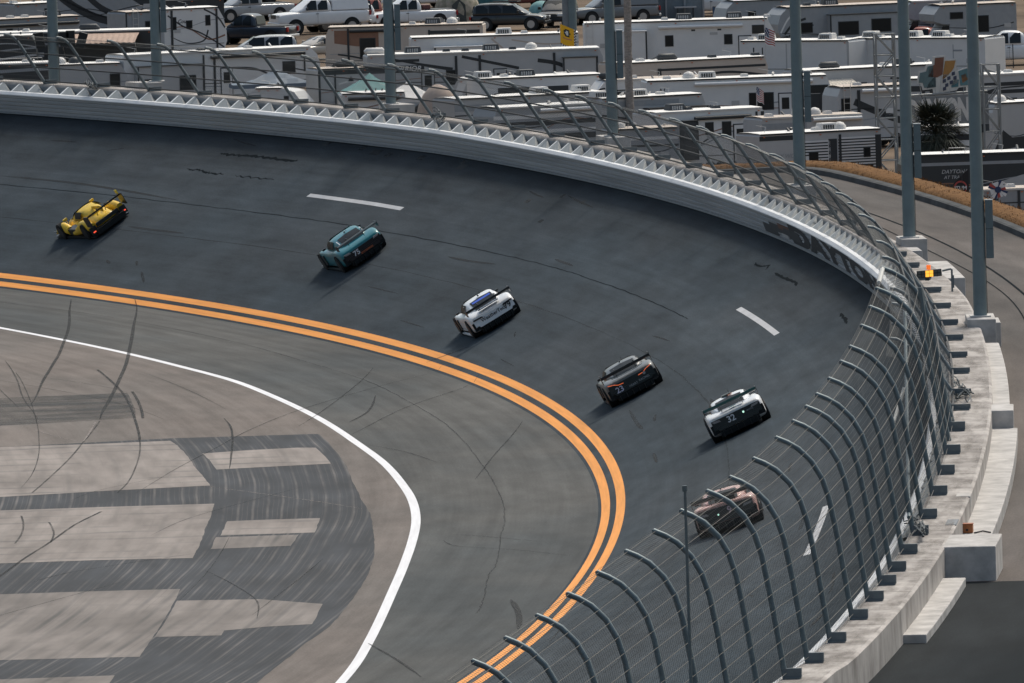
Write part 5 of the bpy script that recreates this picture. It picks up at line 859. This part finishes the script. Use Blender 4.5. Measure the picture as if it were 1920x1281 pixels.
rv('A40', 'motorhome', 'white motorhome with twin black side bands at the right edge', 'class_a_l', 3.5, M_RVG, M_ROOFW, [('panel', .0, 1, 2.85, 3.05, T), ('panel', .1, 1, 2.45, 2.65, T), ('win', .34, 1.9, .9, .5), ('win', .62, 1.8, .45, .25), ('vent', .4), ('band', [(0, 2.3), (.2, 2.7), (.5, 2.8)], .08, T)])
rv('A41', 'motorhome', 'grey motorhome with big black wave shapes at the right edge', 'class_a_l', 3.5, M_RVG, M_ROOFW, [('dome', .20), ('blob', [(.02, 1.0), (.14, 2.1), (.25, 1.7), (.45, 1.75), (.62, 2.3), (.75, 2.6), (1, 2.7), (1, 1.1), (.55, .8), (.3, 1.2)], T), ('blob', [(.55, 2.6), (.72, 2.6), (.72, 1.9), (.60, 2.0)], T), ('band', [(.02, .95), (.4, .8), (1, .85)], .1, M_RVW)])
rv('A42', 'motorhome', 'black motorhome with a bright white roof line at the lower right of the camp', 'class_a_l', 3.6, M_RVD, M_ROOFW, [('panel', .0, 1, 3.05, 3.2, M_RVC), ('blob', [(.52, 2.0), (.75, 2.5), (.95, 2.7), (.95, 2.2), (.7, 1.9)], M_RVG), ('post', .80, .8, 3.3, .16), ('rail', .3, .4), ('text', 'DAYTONA', .33, 2.75, .26, M_RVG), ('text', 'AT TRACK', .33, 2.48, .22, M_RVG)])
rv('A45', 'motorhome', 'pale motorhome mostly hidden behind the palm and the flag sign', 'class_a_l', 3.2, M_RVW, M_ROOFW, [('panel', 0, 1, 2.5, 2.8, T), ('win', .3, 1.9, .5, .5), ('win', .72, 1.9, .6, .6)])
rv('A43', 'motorhome', 'grey motorhome with a black rounded window at the lower right behind the grass bank', 'box', 3.2, M_RVC, M_ROOFT, [('win', .26, 2.0, .85, .7), ('post', .46, .8, 3.1, .12), ('post', .56, .8, 3.1, .10), ('slats', .0, .2, 1.6, 2.8, 8), ('band', [(.1, 2.55), (1, 2.55)], .06, T), ('vent', .4)])
# ------------------------------------------------------------------ parked cars and trucks
M_LAMP = mat('head_lamp', (.55, .57, .58), .2, spec=.6); M_TLAMP = mat('tail_lamp', (.35, .02, .02), .3); M_CRIM = mat('alloy_rim', (.42, .42, .43), .35, .7)
def vehicle(name, label, P, head, kind, paint, H=None, Lf=None, cat='car', lift=0., extra=()):
    e = empty(name, (P[0], P[1], ZL), R(head-90), label, cat, 'cars and trucks parked among the campers')
    D = {'pickup': (5.8, 2.0, 1.92, 1.12, .62), 'suv': (4.9, 1.95, 1.76, 1.05, .55), 'sedan': (4.8, 1.85, 1.46, .92, .48), 'heavy': (6.3, 2.1, 2.06, 1.25, .70)}[kind]
    L, W, H, zb, zs = D; L = Lf or L; hw = W/2; wr = .40 if kind in ('pickup', 'suv') else (.46 if kind == 'heavy' else .33)
    z0 = lift+.34; tr = kind in ('pickup', 'heavy')
    def bs(w, a, b): return [(0, a), (w*.93, a), (w, a+.12), (w, (a+b)/2), (w*.985, b-.14), (w*.93, b-.03), (w*.7, b), (0, b+.015)]
    zb += lift; H += lift
    loft([(-L/2, bs(hw*.93, z0+.12, zb-.06)), (-L/2+.15, bs(hw*.98, z0+.02, zb)), (-L*.25, bs(hw, z0, zb+.01)), (0, bs(hw, z0, zb+.01)), (L*.22, bs(hw, z0, zb)), (L/2-.35, bs(hw*.98, z0+.02, zb-.06)), (L/2-.06, bs(hw*.94, z0+.08, zb-.18)), (L/2, bs(hw*.86, z0+.2, zb-.26))], 'body', paint, e)
    if tr: c0, c1 = -.02*L-.45, .27*L
    elif kind == 'suv': c0, c1 = -L/2+.12, .24*L
    else: c0, c1 = -L/2+.65, .20*L
    rk = .16 if (tr or kind == 'suv') else .75
    def cs(w0, w1, z1): return [(0, zb-.1), (w0*.96, zb-.1), (w0, zb), (w0*.97, zb+(z1-zb)*.3), ((w0*.45+w1*.55), zb+(z1-zb)*.75), (w1, z1-.04), (w1*.8, z1), (0, z1+.02)]
    loft([(c0, cs(hw*.90, hw*.78, zb+.08)), (c0+rk*.75, cs(hw*.92, hw*.74, H-.07)), (c0+rk+.45, cs(hw*.94, hw*.76, H)), ((c0+c1)/2+.15, cs(hw*.94, hw*.76, H)), (c1-.95, cs(hw*.94, hw*.74, H-.05)), (c1-.05, cs(hw*.92, hw*.80, zb+.12)), (c1+.12, cs(hw*.88, hw*.7, zb+.02))], 'cabin', paint, e)
    za, zt = zb+.08, H-.12; cm = (c0+c1)/2
    for sg in (-1, 1):
        for k, (a, b) in enumerate(((c0+rk+.20, cm-.12), (cm-.04, c1-.52)) if kind != 'suv' else ((c0+.30, c0+1.05), (c0+1.15, cm+.20), (cm+.28, c1-.52))):
            dz = .0; q = MB(); q.grid([[(sg*(hw*.945+.01), y, za), (sg*(hw*.89+.012), y, (za+zt)/2+.02), (sg*(hw*.80+.016), y-(.0 if y < b-.01 else .30), zt)] for y in (a, (a+b)/2, b)]); q.build('side_window', M_RVGL, e, smooth=True)
        for y in (-L/2+L*.21, L/2-L*.185):
            q = MB(); q.tube([(sg*(hw-.30), y, wr+.03), (sg*(hw+.006), y, wr+.03)], wr*1.18, 22); q.build('wheel_arch', M_ARCH, e)
            q = MB(); q.tube([(sg*(hw-.24), y, wr), (sg*(hw+.02), y, wr)], wr, 22); o = q.build('tyre', M_TYRE, e); q = MB(); q.disc((sg*(hw+.025), y, wr), wr*.62, (1, 0, 0), 16, None, .02)
            o2 = q.build('rim', M_CRIM, o)
        q = MB(); q.box((sg*(hw+.10), c1-.45, zb+.17), (.20, .12, .18)); q.build('mirror', paint if kind != 'heavy' else M_TRIM, e, bevel=.03)
        q = MB(); q.box((sg*hw*.70, L/2-.05, zb-.24), (hw*.42, .12, .17)); q.build('headlight', M_LAMP, e, bevel=.03)
        q = MB(); q.box((sg*hw*.86, -L/2+.02, zb-.22), (hw*.20, .10, .30 if tr else .22)); q.build('tail_light', M_TLAMP, e)
        q = MB(); q.box((sg*(hw+.004), cm-.05, zb-.16), (.02, .18, .04)); q.build('door_handle', M_TRIM, e)
        q = MB(); q.box((sg*(hw+.001), cm-.08, (z0+zb)/2+.05), (.006, .012, zb-z0-.2)); q.build('door_gap', M_TRIM, e)
    q = MB(); q.grid([[(x, c1+.02-.10*abs(x), zb+.07), (x, c1-.50-.10*abs(x), (zb+H)/2+.05), (x*.86, c1-.92-.06*abs(x), H-.06)] for x in (-hw*.8, -hw*.4, 0, hw*.4, hw*.8)]); q.build('windscreen', M_RVGL, e, smooth=True)
    q = MB(); q.grid([[(x, c0-.01, zb+.14), (x*.93, c0+rk*.6, H-.16)] for x in (-hw*.72, 0, hw*.72)]); q.build('rear_window', M_RVGL, e)
    cbox('grille', (0, L/2-.01, zb-.28), (hw*.85, .06, .26), M_TRIM, e, .02); cbox('bumper', (0, L/2-.02, z0+.16), (W*.94, .16, .20), M_CHR if tr else paint, e, .04); cbox('rear_bumper', (0, -L/2, z0+.14), (W*.92, .16, .18), M_CHR if tr else paint, e, .04)
    if tr: q = MB(); q.box((0, (-L/2+c0)/2+.03, zb+.024), (W*.80, c0+L/2-.30, .02)); q.build('bed', M_TRIM, e)
    if 'cap' in extra: q = MB(); q.box((0, (-L/2+c0)/2+.06, zb+.36), (W*.92, c0+L/2-.06, .70), None, 0, None, (.84, .96)); q.build('bed_cap', paint, e, bevel=.05)
    if 'toolbox' in extra: cbox('bed_box', (0, c0-.35, zb+.16), (W*.7, .5, .34), mat('maroon_box', (.13, .05, .05), .6), e, .02)
    if 'rack' in extra: q = MB(); q.tube([(-.6, -1.2, H+.08), (-.6, .6, H+.08), (.6, .6, H+.08), (.6, -1.2, H+.08)], .03, 5); q.build('roof_rack', M_TRIM, e)
    return e
def vp(n, c, **k): return mat('car_'+n, c, .32, spec=.5, coat=.4, noise=.04, nscale=2.)
CW = vp('white', (.72, .72, .72)); CS = vp('silver', (.34, .35, .36)); CN = vp('navy', (.016, .026, .042)); CB = vp('black', (.014, .016, .019)); CR = vp('red', (.30, .085, .06)); CG = vp('grey', (.16, .17, .18)); CT = vp('tan', (.42, .38, .33)); CM = vp('maroon', (.16, .05, .05))
V_ = VEP
vehicle('pickup_truck', 'silver crew-cab pickup above the navy pickup', V_['silver_pickup'], 203, 'pickup', CS, cat='truck')
vehicle('pickup_truck', 'tall white heavy pickup with big tyres and a bed cap', V_['white_heavy'], 200, 'heavy', CW, cat='truck', lift=.22, extra=('cap',))
vehicle('pickup_truck', 'dark navy pickup beside the small white travel trailer', V_['navy_pickup'], 158, 'pickup', CN, cat='truck', Lf=5.4)
vehicle('station_wagon', 'silver wagon whose roof shows above the long pale fifth-wheel trailer', V_['silver_wagon'], 185, 'suv', CS)
vehicle('suv', 'white car in front of the tall white heavy pickup', V_['white_suv'], 205, 'suv', CW, cat='suv', Lf=4.6)
vehicle('pickup_truck', 'red-brown pickup behind the light pole at the top', V_['red_truck'], 208, 'pickup', CR, cat='truck', Lf=5.2)
vehicle('pickup_truck', 'white pickup with a maroon box in its bed', V_['white_pickup'], 196, 'pickup', CW, cat='truck', extra=('toolbox',))
vehicle('sedan', 'white car cut by the top edge behind the white pickup with the maroon box', V_['white_sedan'], 200, 'suv', CW)
vehicle('suv', 'black suv facing right above the long trailers', V_['dark_suv'], -12, 'suv', CB, cat='suv', extra=('rack',))
vehicle('sedan', 'tan car with a bright windscreen left of the tan motorhome', V_['tan_car'], 215, 'sedan', CT)
vehicle('pickup_truck', 'grey pickup facing left behind the ringed palm trunk top', V_['grey_truck'], 200, 'pickup', CG, cat='truck', extra=('cap',))
vehicle('jeep', 'black upright off-roader left of the far grey pole', V_['black_jeep'], 255, 'suv', CB, cat='suv', Lf=4.2)
vehicle('pickup_truck', 'white truck nosing right at the top edge beyond the cream-white trailer', V_['white_hood'], -18, 'pickup', CW, cat='truck')
vehicle('suv', 'black suv at the top edge left of the fifth-wheel trailers', V_['dark_suv2'], 20, 'suv', CB, cat='suv')
vehicle('suv', 'grey suv roof showing above the white cargo trailer', V_['dark_suv3'], 12, 'suv', CG, cat='suv')
vehicle('pickup_truck', 'red pickup bed showing above the right white cargo trailer', V_['red_bed'], 170, 'pickup', CR, cat='truck', extra=('cap',))
vehicle('pickup_truck', 'silver pickup between the right cargo trailer and the class C motorhomes', V_['silver_pickup2'], 190, 'pickup', CS, cat='truck')
vehicle('pickup_truck', 'white pickup facing left at the right edge', V_['white_pickup2'], 184, 'heavy', CW, cat='truck')
vehicle('pickup_truck', 'maroon pickup at the top edge between the teal tents', V_['maroon_truck'], 190, 'pickup', CM, cat='truck')
vehicle('panel_truck', 'white truck cut by the top edge above the silver pickup', V_['white_van'], 200, 'heavy', CW, cat='truck')
vehicle('pickup_truck', 'black truck cut by the top edge above the small white travel trailer', V_['dark_truck2'], 195, 'pickup', CB, cat='truck')
# ------------------------------------------------------------------ tents, canopies, poles, sign, palm, flags
def canopy(name, label, x, y, w_, d, ez, az, m, cat='canopy', rz=.1, sag=0.):
    e = empty(name, (x, y, ZL), rz, label, cat); q = MB(); n = 8; rows = []
    for i in range(n+1):
        row = []
        for j in range(n+1):
            u, v = i/n*2-1, j/n*2-1; k = max(abs(u), abs(v)); zz = az+(ez-az)*(k**.85)-sag*math.sin(math.pi*abs(u))*.5*k+(.05*math.sin(5*u+3*v) if sag else 0); row.append((u*w_/2, v*d/2, zz))
        rows.append(row)
    q.grid(rows); q.build('cover', m, e)
    q = MB(); P = [(-w_/2, -d/2), (w_/2, -d/2), (w_/2, d/2), (-w_/2, d/2)]
    for a, b in zip(P, P[1:]+P[:1]): q.grid([[(a[0], a[1], ez), (b[0], b[1], ez)], [(a[0], a[1], ez-.22), (b[0], b[1], ez-.22)]])
    q.build('valance', m, e)
    for a in P: q = MB(); q.tube([(a[0]*.98, a[1]*.98, 0), (a[0]*.98, a[1]*.98, ez)], .025, 5); q.build('leg', M_CHR, e)
    return e
canopy('tarp_canopy', 'sagging blue-grey tarp canopy in front of the long pale fifth-wheel trailer', -14.4, 345.5, 5.0, 2.6, 1.95, 2.75, mat('blue_grey_tarp', (.13, .175, .225), .6, noise=.15, nscale=2.), sag=.5)
canopy('peaked_canopy', 'teal green peaked canopy behind the left centre light pole', -9.0, 325.5, 3.4, 3.2, 2.1, 3.2, mat('teal_cloth', (.10, .235, .235), .7, noise=.15, nscale=3.))
canopy('peaked_canopy', 'white peaked canopy just right of the teal one', -6.9, 318, 2.9, 3.0, 2.1, 3.0, mat('white_cloth', (.62, .60, .58), .7, noise=.08))
def dome_tent(name, label, P, w_, h, m, door=None):
    e = empty(name, (P[0], P[1], ZL), .1, label, 'tent'); q = MB(); n = 18
    q.grid([[(w_/2*math.cos(a)*math.cos(2*math.pi*k/n)*(1+.05*math.cos(6*2*math.pi*k/n)), w_/2*.9*math.cos(a)*math.sin(2*math.pi*k/n), h*math.sin(a)**.8) for k in range(n)] for a in (.001, .3, .6, .9, 1.2, 1.45, 1.565)], None, close=True); q.build('shell', m, e, smooth=True)
    if door: q = MB(); q.poly([(-.55, -w_/2*.93, .05), (.45, -w_/2*.93, .05), (.40, -w_/2*.80, h*.55), (0, -w_/2*.70, h*.72), (-.45, -w_/2*.80, h*.55)]); q.build('door_flap', door, e)
    return e
dome_tent('dome_tent', 'large olive and tan dome tent at the top centre', PTP['tent_olive'], 3.1, 2.25, mat('olive_cloth', (.135, .14, .085), .75, noise=.3, nscale=2., c2=(.36, .31, .25)), mat('dark_mesh', (.05, .055, .05), .8))
dome_tent('dome_tent', 'dark teal tent behind the black suv', PTP['tent_teal'], 2.2, 1.7, mat('deep_teal_cloth', (.04, .12, .13), .75, noise=.2))
dome_tent('dome_tent', 'small pale teal dome tent left of the far grey pole', PTP['tent_dome'], 1.6, .85, mat('pale_teal_cloth', (.17, .33, .33), .75, noise=.2))
dome_tent('bell_tent', 'pointed tan tent just behind the ledge left of the rounded-nose trailer', (-5.3, 310.), 2.5, 3.1, mat('tan_cloth', (.40, .32, .27), .8, noise=.12))
# far pole pair, ringed palm trunk
e = empty('far_light_pole', PTP['far_pole']+[ZL], 0, 'distant round grey pole with a square box column, right of the black suv', 'light pole')
q = MB(); q.tube([(0, 0, 0), (0, 0, 8), (0, 0, 20)], [.26, .24, .2], 18); q.build('shaft', M_POLE, e, smooth=True)
q = MB(); q.box((-.42, .3, 4.), (.40, .36, 8.)); q.build('box_column', mat('pale_column', (.26, .28, .29), .6, noise=.1), e)
M_BARK = mat('palm_bark', (.27, .24, .215), .9, noise=.3, nscale=5., c2=(.36, .32, .29), streak=(1, 1, 3.)); M_FROND = mat('palm_frond', (.022, .030, .022), .7, noise=.4, nscale=3., c2=(.045, .052, .034))
def fronds(parent, H, n, Lf, seed, blades=22, green=M_FROND, spread=1.):
    g = random.Random(seed); cr = MB()
    for i in range(n):
        az = g.uniform(0, 6.283); el = g.uniform(-.6, 1.35); L = Lf*g.uniform(.7, 1.05); o = Vector((0, 0, H+g.uniform(-.1, .25))); d = Vector((math.cos(az)*math.cos(el), math.sin(az)*math.cos(el), math.sin(el)))
        st = o+d*L*.45; side = d.cross(Vector((0, 0, 1))); side = side.normalized() if side.length > .05 else Vector((1, 0, 0)); up = side.cross(d)
        cr.tube([o, o+d*L*.25+Vector((0, 0, .03)), st], .012, 4)
        for k in range(blades):
            t = (k/(blades-1)-.5)*2; a = t*1.35; dd = (d*math.cos(a)+side*math.sin(a)+up*g.uniform(-.12, .12)).normalized(); ll = L*.62*(1-.35*abs(t))*g.uniform(.8, 1.1); w_ = .030
            mid = st+dd*ll*.55; tip = st+dd*ll+Vector((0, 0, -.16*ll*g.uniform(.5, 2.2)))
            cr.poly([st, mid+side*w_, tip, mid-side*w_])
    o = cr.build('crown', green, parent); return o
e = empty('palm_tree', PTP['trunk']+[ZL], 0, 'tall ringed bare palm trunk rising past the top edge right of the fourth light pole', 'palm tree')
q = MB(); zz = srange(-.2, 12, .33); q.tube([(.02*math.sin(z), 0, z) for z in zz], [.225+(.014 if i % 2 else -.006)-.004*z for i, z in enumerate(zz)], 16); q.build('trunk', M_BARK, e, smooth=False)
fronds(e, 12., 16, 2.2, 4, 18)
e = empty('palm_tree', PTP['palm']+[ZL], 0, 'short bushy fan palm in front of the speedway flag sign', 'palm tree')
q = MB(); zz = srange(-.1, 3.0, .15); q.tube([(0, 0, z) for z in zz], [.20+(.03 if i % 2 else 0) for i, z in enumerate(zz)], 12); q.build('trunk', mat('dark_boots', (.06, .05, .045), .95, noise=.4, nscale=8.), e)
fronds(e, 3.1, 120, 2.15, 9, 30)
q = MB()
for i in range(60): 
    g = random.Random(i); a = g.uniform(0, 6.28); q.tube([(.2*math.cos(a), .2*math.sin(a), g.uniform(1.4, 2.6)), (.55*math.cos(a), .55*math.sin(a), g.uniform(1.5, 2.2)), (.62*math.cos(a), .62*math.sin(a), g.uniform(.9, 1.5))], .012, 3)
q.build('dead_fronds', mat('dead_frond', (.06, .05, .04), .95), e)
# speedway sign on truss towers
M_TRUSS = mat('truss_steel', (.25, .26, .26), .55, .1)
def tower(name, label, P, H, w_):
    e = empty(name, (P[0], P[1], ZL), .08, label, 'tower'); h = w_/2
    for sx in (-1, 1):
        for sy in (-1, 1): q = MB(); q.tube([(sx*h, sy*h, 0), (sx*h, sy*h, H)], .052, 6); q.build('leg', M_TRUSS, e)
    n = int(H/1.0)
    for k in range(n):
        z0, z1 = H*k/n, H*(k+1)/n; f = 1 if k % 2 else -1
        for a, b in (((-h*f, -h), (h*f, -h)), ((-h*f, h), (h*f, h)), ((h, -h*f), (h, h*f)), ((-h, h*f), (-h, -h*f))): q = MB(); q.tube([(a[0], a[1], z0), (b[0], b[1], z1)], .036, 5); q.build('brace', M_TRUSS, e)
        q = MB(); q.tube([(-h, -h, z1), (h, -h, z1), (h, h, z1), (-h, h, z1), (-h, -h, z1)], .034, 5); q.build('ring', M_TRUSS, e)
    return e
tl, tr_ = PTP['tower_l'], PTP['tower_r']
tower('truss_tower', 'tall lattice truss tower left of the speedway flag sign', tl, 7.5, .95)
tower('truss_tower', 'shorter lattice truss tower right of the speedway flag sign', tr_, 5.7, .85)
A = Vector((tl[0]+.5, tl[1], ZL)); B_ = Vector((tr_[0]-.2, tr_[1], ZL)); ax = (B_-A); Ls = ax.length; ang = math.atan2(ax.y, ax.x)
e = empty('speedway_sign', A, ang, 'grey DAYTONA sign board topped by a stepped checkered flag emblem', 'sign')
M_SB = mat('sign_grey', (.21, .22, .225), .6, noise=.08); M_SL = mat('sign_letters', (.60, .575, .545), .6)
cbox('board', (Ls*.55, 0, 3.45), (Ls*.92, .12, 1.55), M_SB, e); cbox('lower_board', (Ls*.62, .0, 2.45), (Ls*.78, .14, .42), mat('sign_dark', (.05, .06, .07), .6), e)
q = MB(); q.tube([(-.3, -.03, 4.28), (Ls, -.03, 4.34)], .06, 6); q.build('top_chord', M_TRUSS, e)
V, F = text_geo('DAYTONA', 1., .05, 0, .9); xa, xb = min(v.x for v in V), max(v.x for v in V); ya, yb = min(v.y for v in V), max(v.y for v in V)
b = MB(); b.v = [(Ls*.12+(v.x-xa)/(xb-xa)*Ls*.80, -.075, 2.86+(v.y-ya)/(yb-ya)*1.25) for v in V]; b.f = list(F); b.m = [0]*len(F); b.uv = [None]*len(F); b.build('sign_lettering', M_SL, e)
for xx in (1.5, 2.3, 3.1, 3.9, 4.6): q = MB(); q.tube([(xx, 0, 4.2), (xx+.08*(xx-3), 0, 5.0)], .025, 5); q.build('strut', M_TRUSS, e)
def plate(name, pts, c, yy): q = MB(); q.prism(pts, yy, yy+.03); return q.build(name, mat('emb_'+str(abs(hash(str(c))) % 9999)+name, c, .5, noise=.08), e)
ox, oz, k = 1.30, 4.45, .022
def E_(P): return [(ox+a*k, oz+(78-b)*k) for a, b in P][::-1]
plate('emblem_edge', E_([(-3, 58), (2, 30), (18, 28), (22, 16), (38, 14), (40, -2), (72, -4), (74, 6), (102, 6), (100, 34), (128, 26), (150, 30), (150, 70), (106, 72), (100, 78), (60, 82), (40, 86), (38, 72), (12, 74), (8, 60)]), (.50, .50, .48), -.02)
for P, c in (([(2, 56), (6, 34), (22, 31), (26, 20), (40, 18), (40, 66), (16, 69), (12, 57)], (.11, .17, .18)), ([(28, 58), (46, 42), (46, 68), (22, 70)], (.05, .08, .09)), ([(26, 44), (30, 20), (44, 17), (46, 1), (69, 0), (64, 40), (50, 46)], (.17, .075, .05)), ([(64, 46), (72, 9), (99, 9), (94, 26), (82, 40), (64, 52)], (.36, .19, .06)),
             ([(56, 80), (62, 40), (80, 40), (98, 26), (104, 60), (84, 72)], (.50, .49, .47)), ([(86, 60), (98, 52), (106, 54), (104, 70), (86, 71)], (.06, .16, .19)), ([(106, 34), (128, 29), (147, 33), (147, 66), (110, 68)], (.10, .20, .22)), ([(112, 44), (124, 40), (130, 54), (116, 62)], (.45, .20, .07))): plate('emblem_piece', E_(P), c, -.04)
for i, (a, b) in enumerate(((64, 52), (76, 46), (88, 36), (70, 62), (82, 56), (92, 46), (64, 70))): plate('checker', E_([(a, b), (a+8, b-2), (a+8, b+6), (a, b+8)]), (.05, .06, .10), -.06)
# flags
def flag(label, P, H, parts, yaw=0.):
    e = empty('flag', (P[0], P[1], ZL), yaw, label, 'flag'); q = MB(); q.tube([(0, 0, 0), (0, 0, H)], [.03, .022], 8); q.build('pole', mat('pale_flag_pole', (.5, .5, .5), .5), e)
    for z1, hh, ww, droop, cells in parts:      # cells: fn(u,v)->material ; cloth waves and hangs
        q = MB(); n, m_ = 14, 14
        def pt(u, v): return (u*ww*.9, .10*math.sin(u*7+v*2)*u-.04, z1-v*hh-u*droop-.05*math.sin(u*6)*v)
        for i in range(n):
            for j in range(m_):
                u0, u1, v0, v1 = i/n, (i+1)/n, j/m_, (j+1)/m_; q.poly([pt(u0, v0), pt(u1, v0), pt(u1, v1), pt(u0, v1)], cells((i+.5)/n, (j+.5)/m_, i, j))
        q.build('cloth', None, e, smooth=False)
    return e
FY = mat('flag_yellow', (.85, .45, .02), .7); FB = mat('flag_black', (.02, .02, .022), .7); FW = mat('flag_white', (.70, .70, .70), .7); FR = mat('flag_red', (.40, .075, .065), .7); FN = mat('flag_navy', (.03, .05, .12), .7); FO = mat('flag_orange', (.55, .24, .10), .7)
def yel(u, v, i, j):
    if u > .86 or v > .92: return FB if (i+j) % 2 else FW
    d = math.hypot((u-.42)*1.0, v-.32)
    if d < .10: return FW
    if d < .19: return FB
    if .55 < v < .62 and .15 < u < .75: return FO
    return FY
def blkflag(u, v, i, j):
    d = math.hypot((u-.5)*1.4, (v-.45)*.8); return FO if .22 < d < .36 else (FW if .36 < d < .42 else FB)
flag('yellow racing flag with checkered edge above a black one on a white pole', (1.88, 350.), 4.75, [(4.65, 1.15, 1.0, .40, yel), (3.35, .95, .46, .05, blkflag)])
def us(u, v, i, j):
    if u < .42 and v < .5: return FN if (i*3+j) % 4 else FW
    return FR if (j//1) % 2 == 0 else FW
flag('red and white striped flag hanging beside the left white cargo trailer', (13.7, 358.), 4.5, [(3.8, .95, .62, .28, us)])
flag('small stars and stripes flag in front of the long white coach', (11.48, 285.), 3.6, [(3.55, .72, .42, .30, us)])
# round black banner and red-white-blue pinwheel by the grass bank
P = (18.2, 172.); e = empty('round_banner', (P[0], P[1], ZL+2.7), 0, 'black round banner with a red ring and white letters by the grass bank', 'banner')
q = MB(); q.tube([(.05, 0, -2.7), (.05, 0, 1.62)], .02, 6); q.build('pole', M_TRIM, e); q = MB(); q.prism([(-.42, .35), (-.1, .15), (.25, .25), (.36, .8), (.36, 1.62), (.05, 1.35), (-.35, .95)], 0, .02); q.build('cloth', FB, e)
q = MB(); q.disc((-.02, -.012, .78), .30, (0, 1, 0), 24, None, .01); q.build('ring', FR, e); q = MB(); q.disc((-.02, -.02, .76), .24, (0, 1, 0), 24, None, .01); q.build('ring_centre', FB, e)
text_obj('banner_lettering', 'MUZI', lambda a, b_: (-.02-a, -.032, .74+b_), FW, e, .24, .02)
P = (19.85, 171.); e = empty('pinwheel', (P[0], P[1], ZL+2.36), 0, 'red, white and blue pinwheel ornament right of the round black banner', 'ornament')
q = MB(); q.tube([(0, 0, -2.36), (0, 0, 1.0)], .02, 6); q.build('pole', M_TRIM, e)
for i in range(8):
    a = i*math.pi/4+.3; c, s_ = math.cos(a), math.sin(a); n_ = Vector((-s_, 0, c)); d = Vector((c, 0, s_)); o0 = Vector((0, -.03, 1.0)); L = .45 if i % 2 else .36
    q = MB(); q.poly([o0+d*.12-n_*.07, o0+d*L-n_*.13, o0+d*L+n_*.02, o0+d*.12+n_*.02]); q.build('vane', FR if i % 3 == 0 else FW, e); q = MB(); q.poly([o0+d*.12+n_*.02, o0+d*L+n_*.02, o0+d*L+n_*.14, o0+d*.12+n_*.07]); q.build('vane', FN if i % 2 else FW, e)
q = MB(); q.disc((0, -.05, 1.0), .15, (0, 1, 0), 20, None, .02); q.build('hub', FN, e)
# chain-link fence across the camp
a, b = Vector(PTP['fence0']+[ZL]), Vector(PTP['fence1']+[ZL]); n = 19; e = empty('chain_link_fence', a, label='low chain-link fence in front of the white cargo trailers', cat='fence'); M_CL = mat('chain_link', (.20, .21, .215), .5, .5)
e.location = (0, 0, 0)
for i in range(n): P = a+(b-a)*i/(n-1); q = MB(); q.tube([P, P+Vector((0, 0, 1.42))], .03, 6); q.build('post', M_TRIM, e)
q = MB(); q.tube([a+Vector((0, 0, 1.36)), b+Vector((0, 0, 1.36))], .016, 4)
L = (b-a).length; d = (b-a).normalized()
for i in range(int(L/.11)): P = a+d*i*.11; q.tube([P+Vector((0, 0, .03)), P+Vector((0, 0, .7)), P+Vector((0, 0, 1.36))], .0035, 3, cap=False)
for j in range(12): q.tube([a+Vector((0, 0, .06+.11*j)), b+Vector((0, 0, .06+.11*j))], .0035, 3, cap=False)
o = q.build('chain_link_mesh', M_CL, e); o['kind'] = 'stuff'
# grey shelter, bin, globe lamp
P = PTP['shelter']; e = empty('site_shelter', (P[0], P[1], ZL), .05, 'grey ribbed shelter with pale posts at the top edge right of the ringed palm trunk', 'shelter')
for i, xx in enumerate((-1.3, -.1, 1.1)): cbox('wall_panel', (xx, 0, 1.3), (1.14, .1, 2.6), mat('shelter_grey%d' % i, (.13+.03*i, .16+.03*i, .18+.03*i), .6, noise=.1), e)
for xx in (-1.9, -.7, .5, 1.7): cbox('post', (xx, -.12, 1.4), (.12, .12, 2.8), M_RVC, e)
cbox('roof', (0, .9, 2.72), (4.2, 2.4, .08), M_RVG, e); cbox('counter', (.5, -.6, .85), (1.4, .6, .08), M_RVG, e); cbox('counter_leg', (.0, -.6, .42), (.06, .5, .8), M_TRIM, e); cbox('counter_leg', (1.0, -.6, .42), (.06, .5, .8), M_TRIM, e)
P = PTP['barrels']; e = empty('waste_bin', (P[0], P[1], ZL), 0, 'blue waste bin at the top edge in front of the white truck', 'bin'); q = MB(); q.tube([(0, 0, 0), (0, 0, .9)], [.26, .30], 14); q.build('bin_body', mat('blue_plastic', (.05, .09, .16), .6), e); q = MB(); q.tube([(0, 0, .9), (0, 0, .97)], [.31, .27], 14); q.build('bin_lid', M_TRIM, e)
P = PTP['dome_lamp']; e = empty('globe_lamp', (P[0], P[1], ZL), 0, 'white globe lamp on a short post above the tan awning', 'lamp'); q = MB(); q.tube([(0, 0, 0), (0, 0, 1.6)], .03, 6); q.build('post', M_RVG, e)
q = MB(); q.grid([[(.21*math.sin(t)*math.cos(2*math.pi*k_/14), .21*math.sin(t)*math.sin(2*math.pi*k_/14), 1.8-.21*math.cos(t)) for k_ in range(14)] for t in (.05, .5, 1., 1.57, 2.1, 2.6, 3.09)], None, close=True); q.build('globe', M_RVW, e, smooth=True)
P = PTP['lamp']; q = MB(); q.tube([(P[0], P[1], ZL), (P[0], P[1], ZL+.9), (P[0]-.08, P[1], ZL+1.12), (P[0]-.28, P[1], ZL+1.18), (P[0]-.42, P[1], ZL+1.08)], .028, 6); o = q.build('standpipe', M_CHR, None, smooth=True); tag(o, 'bent pale standpipe at the foot of the fan palm', 'pipe')
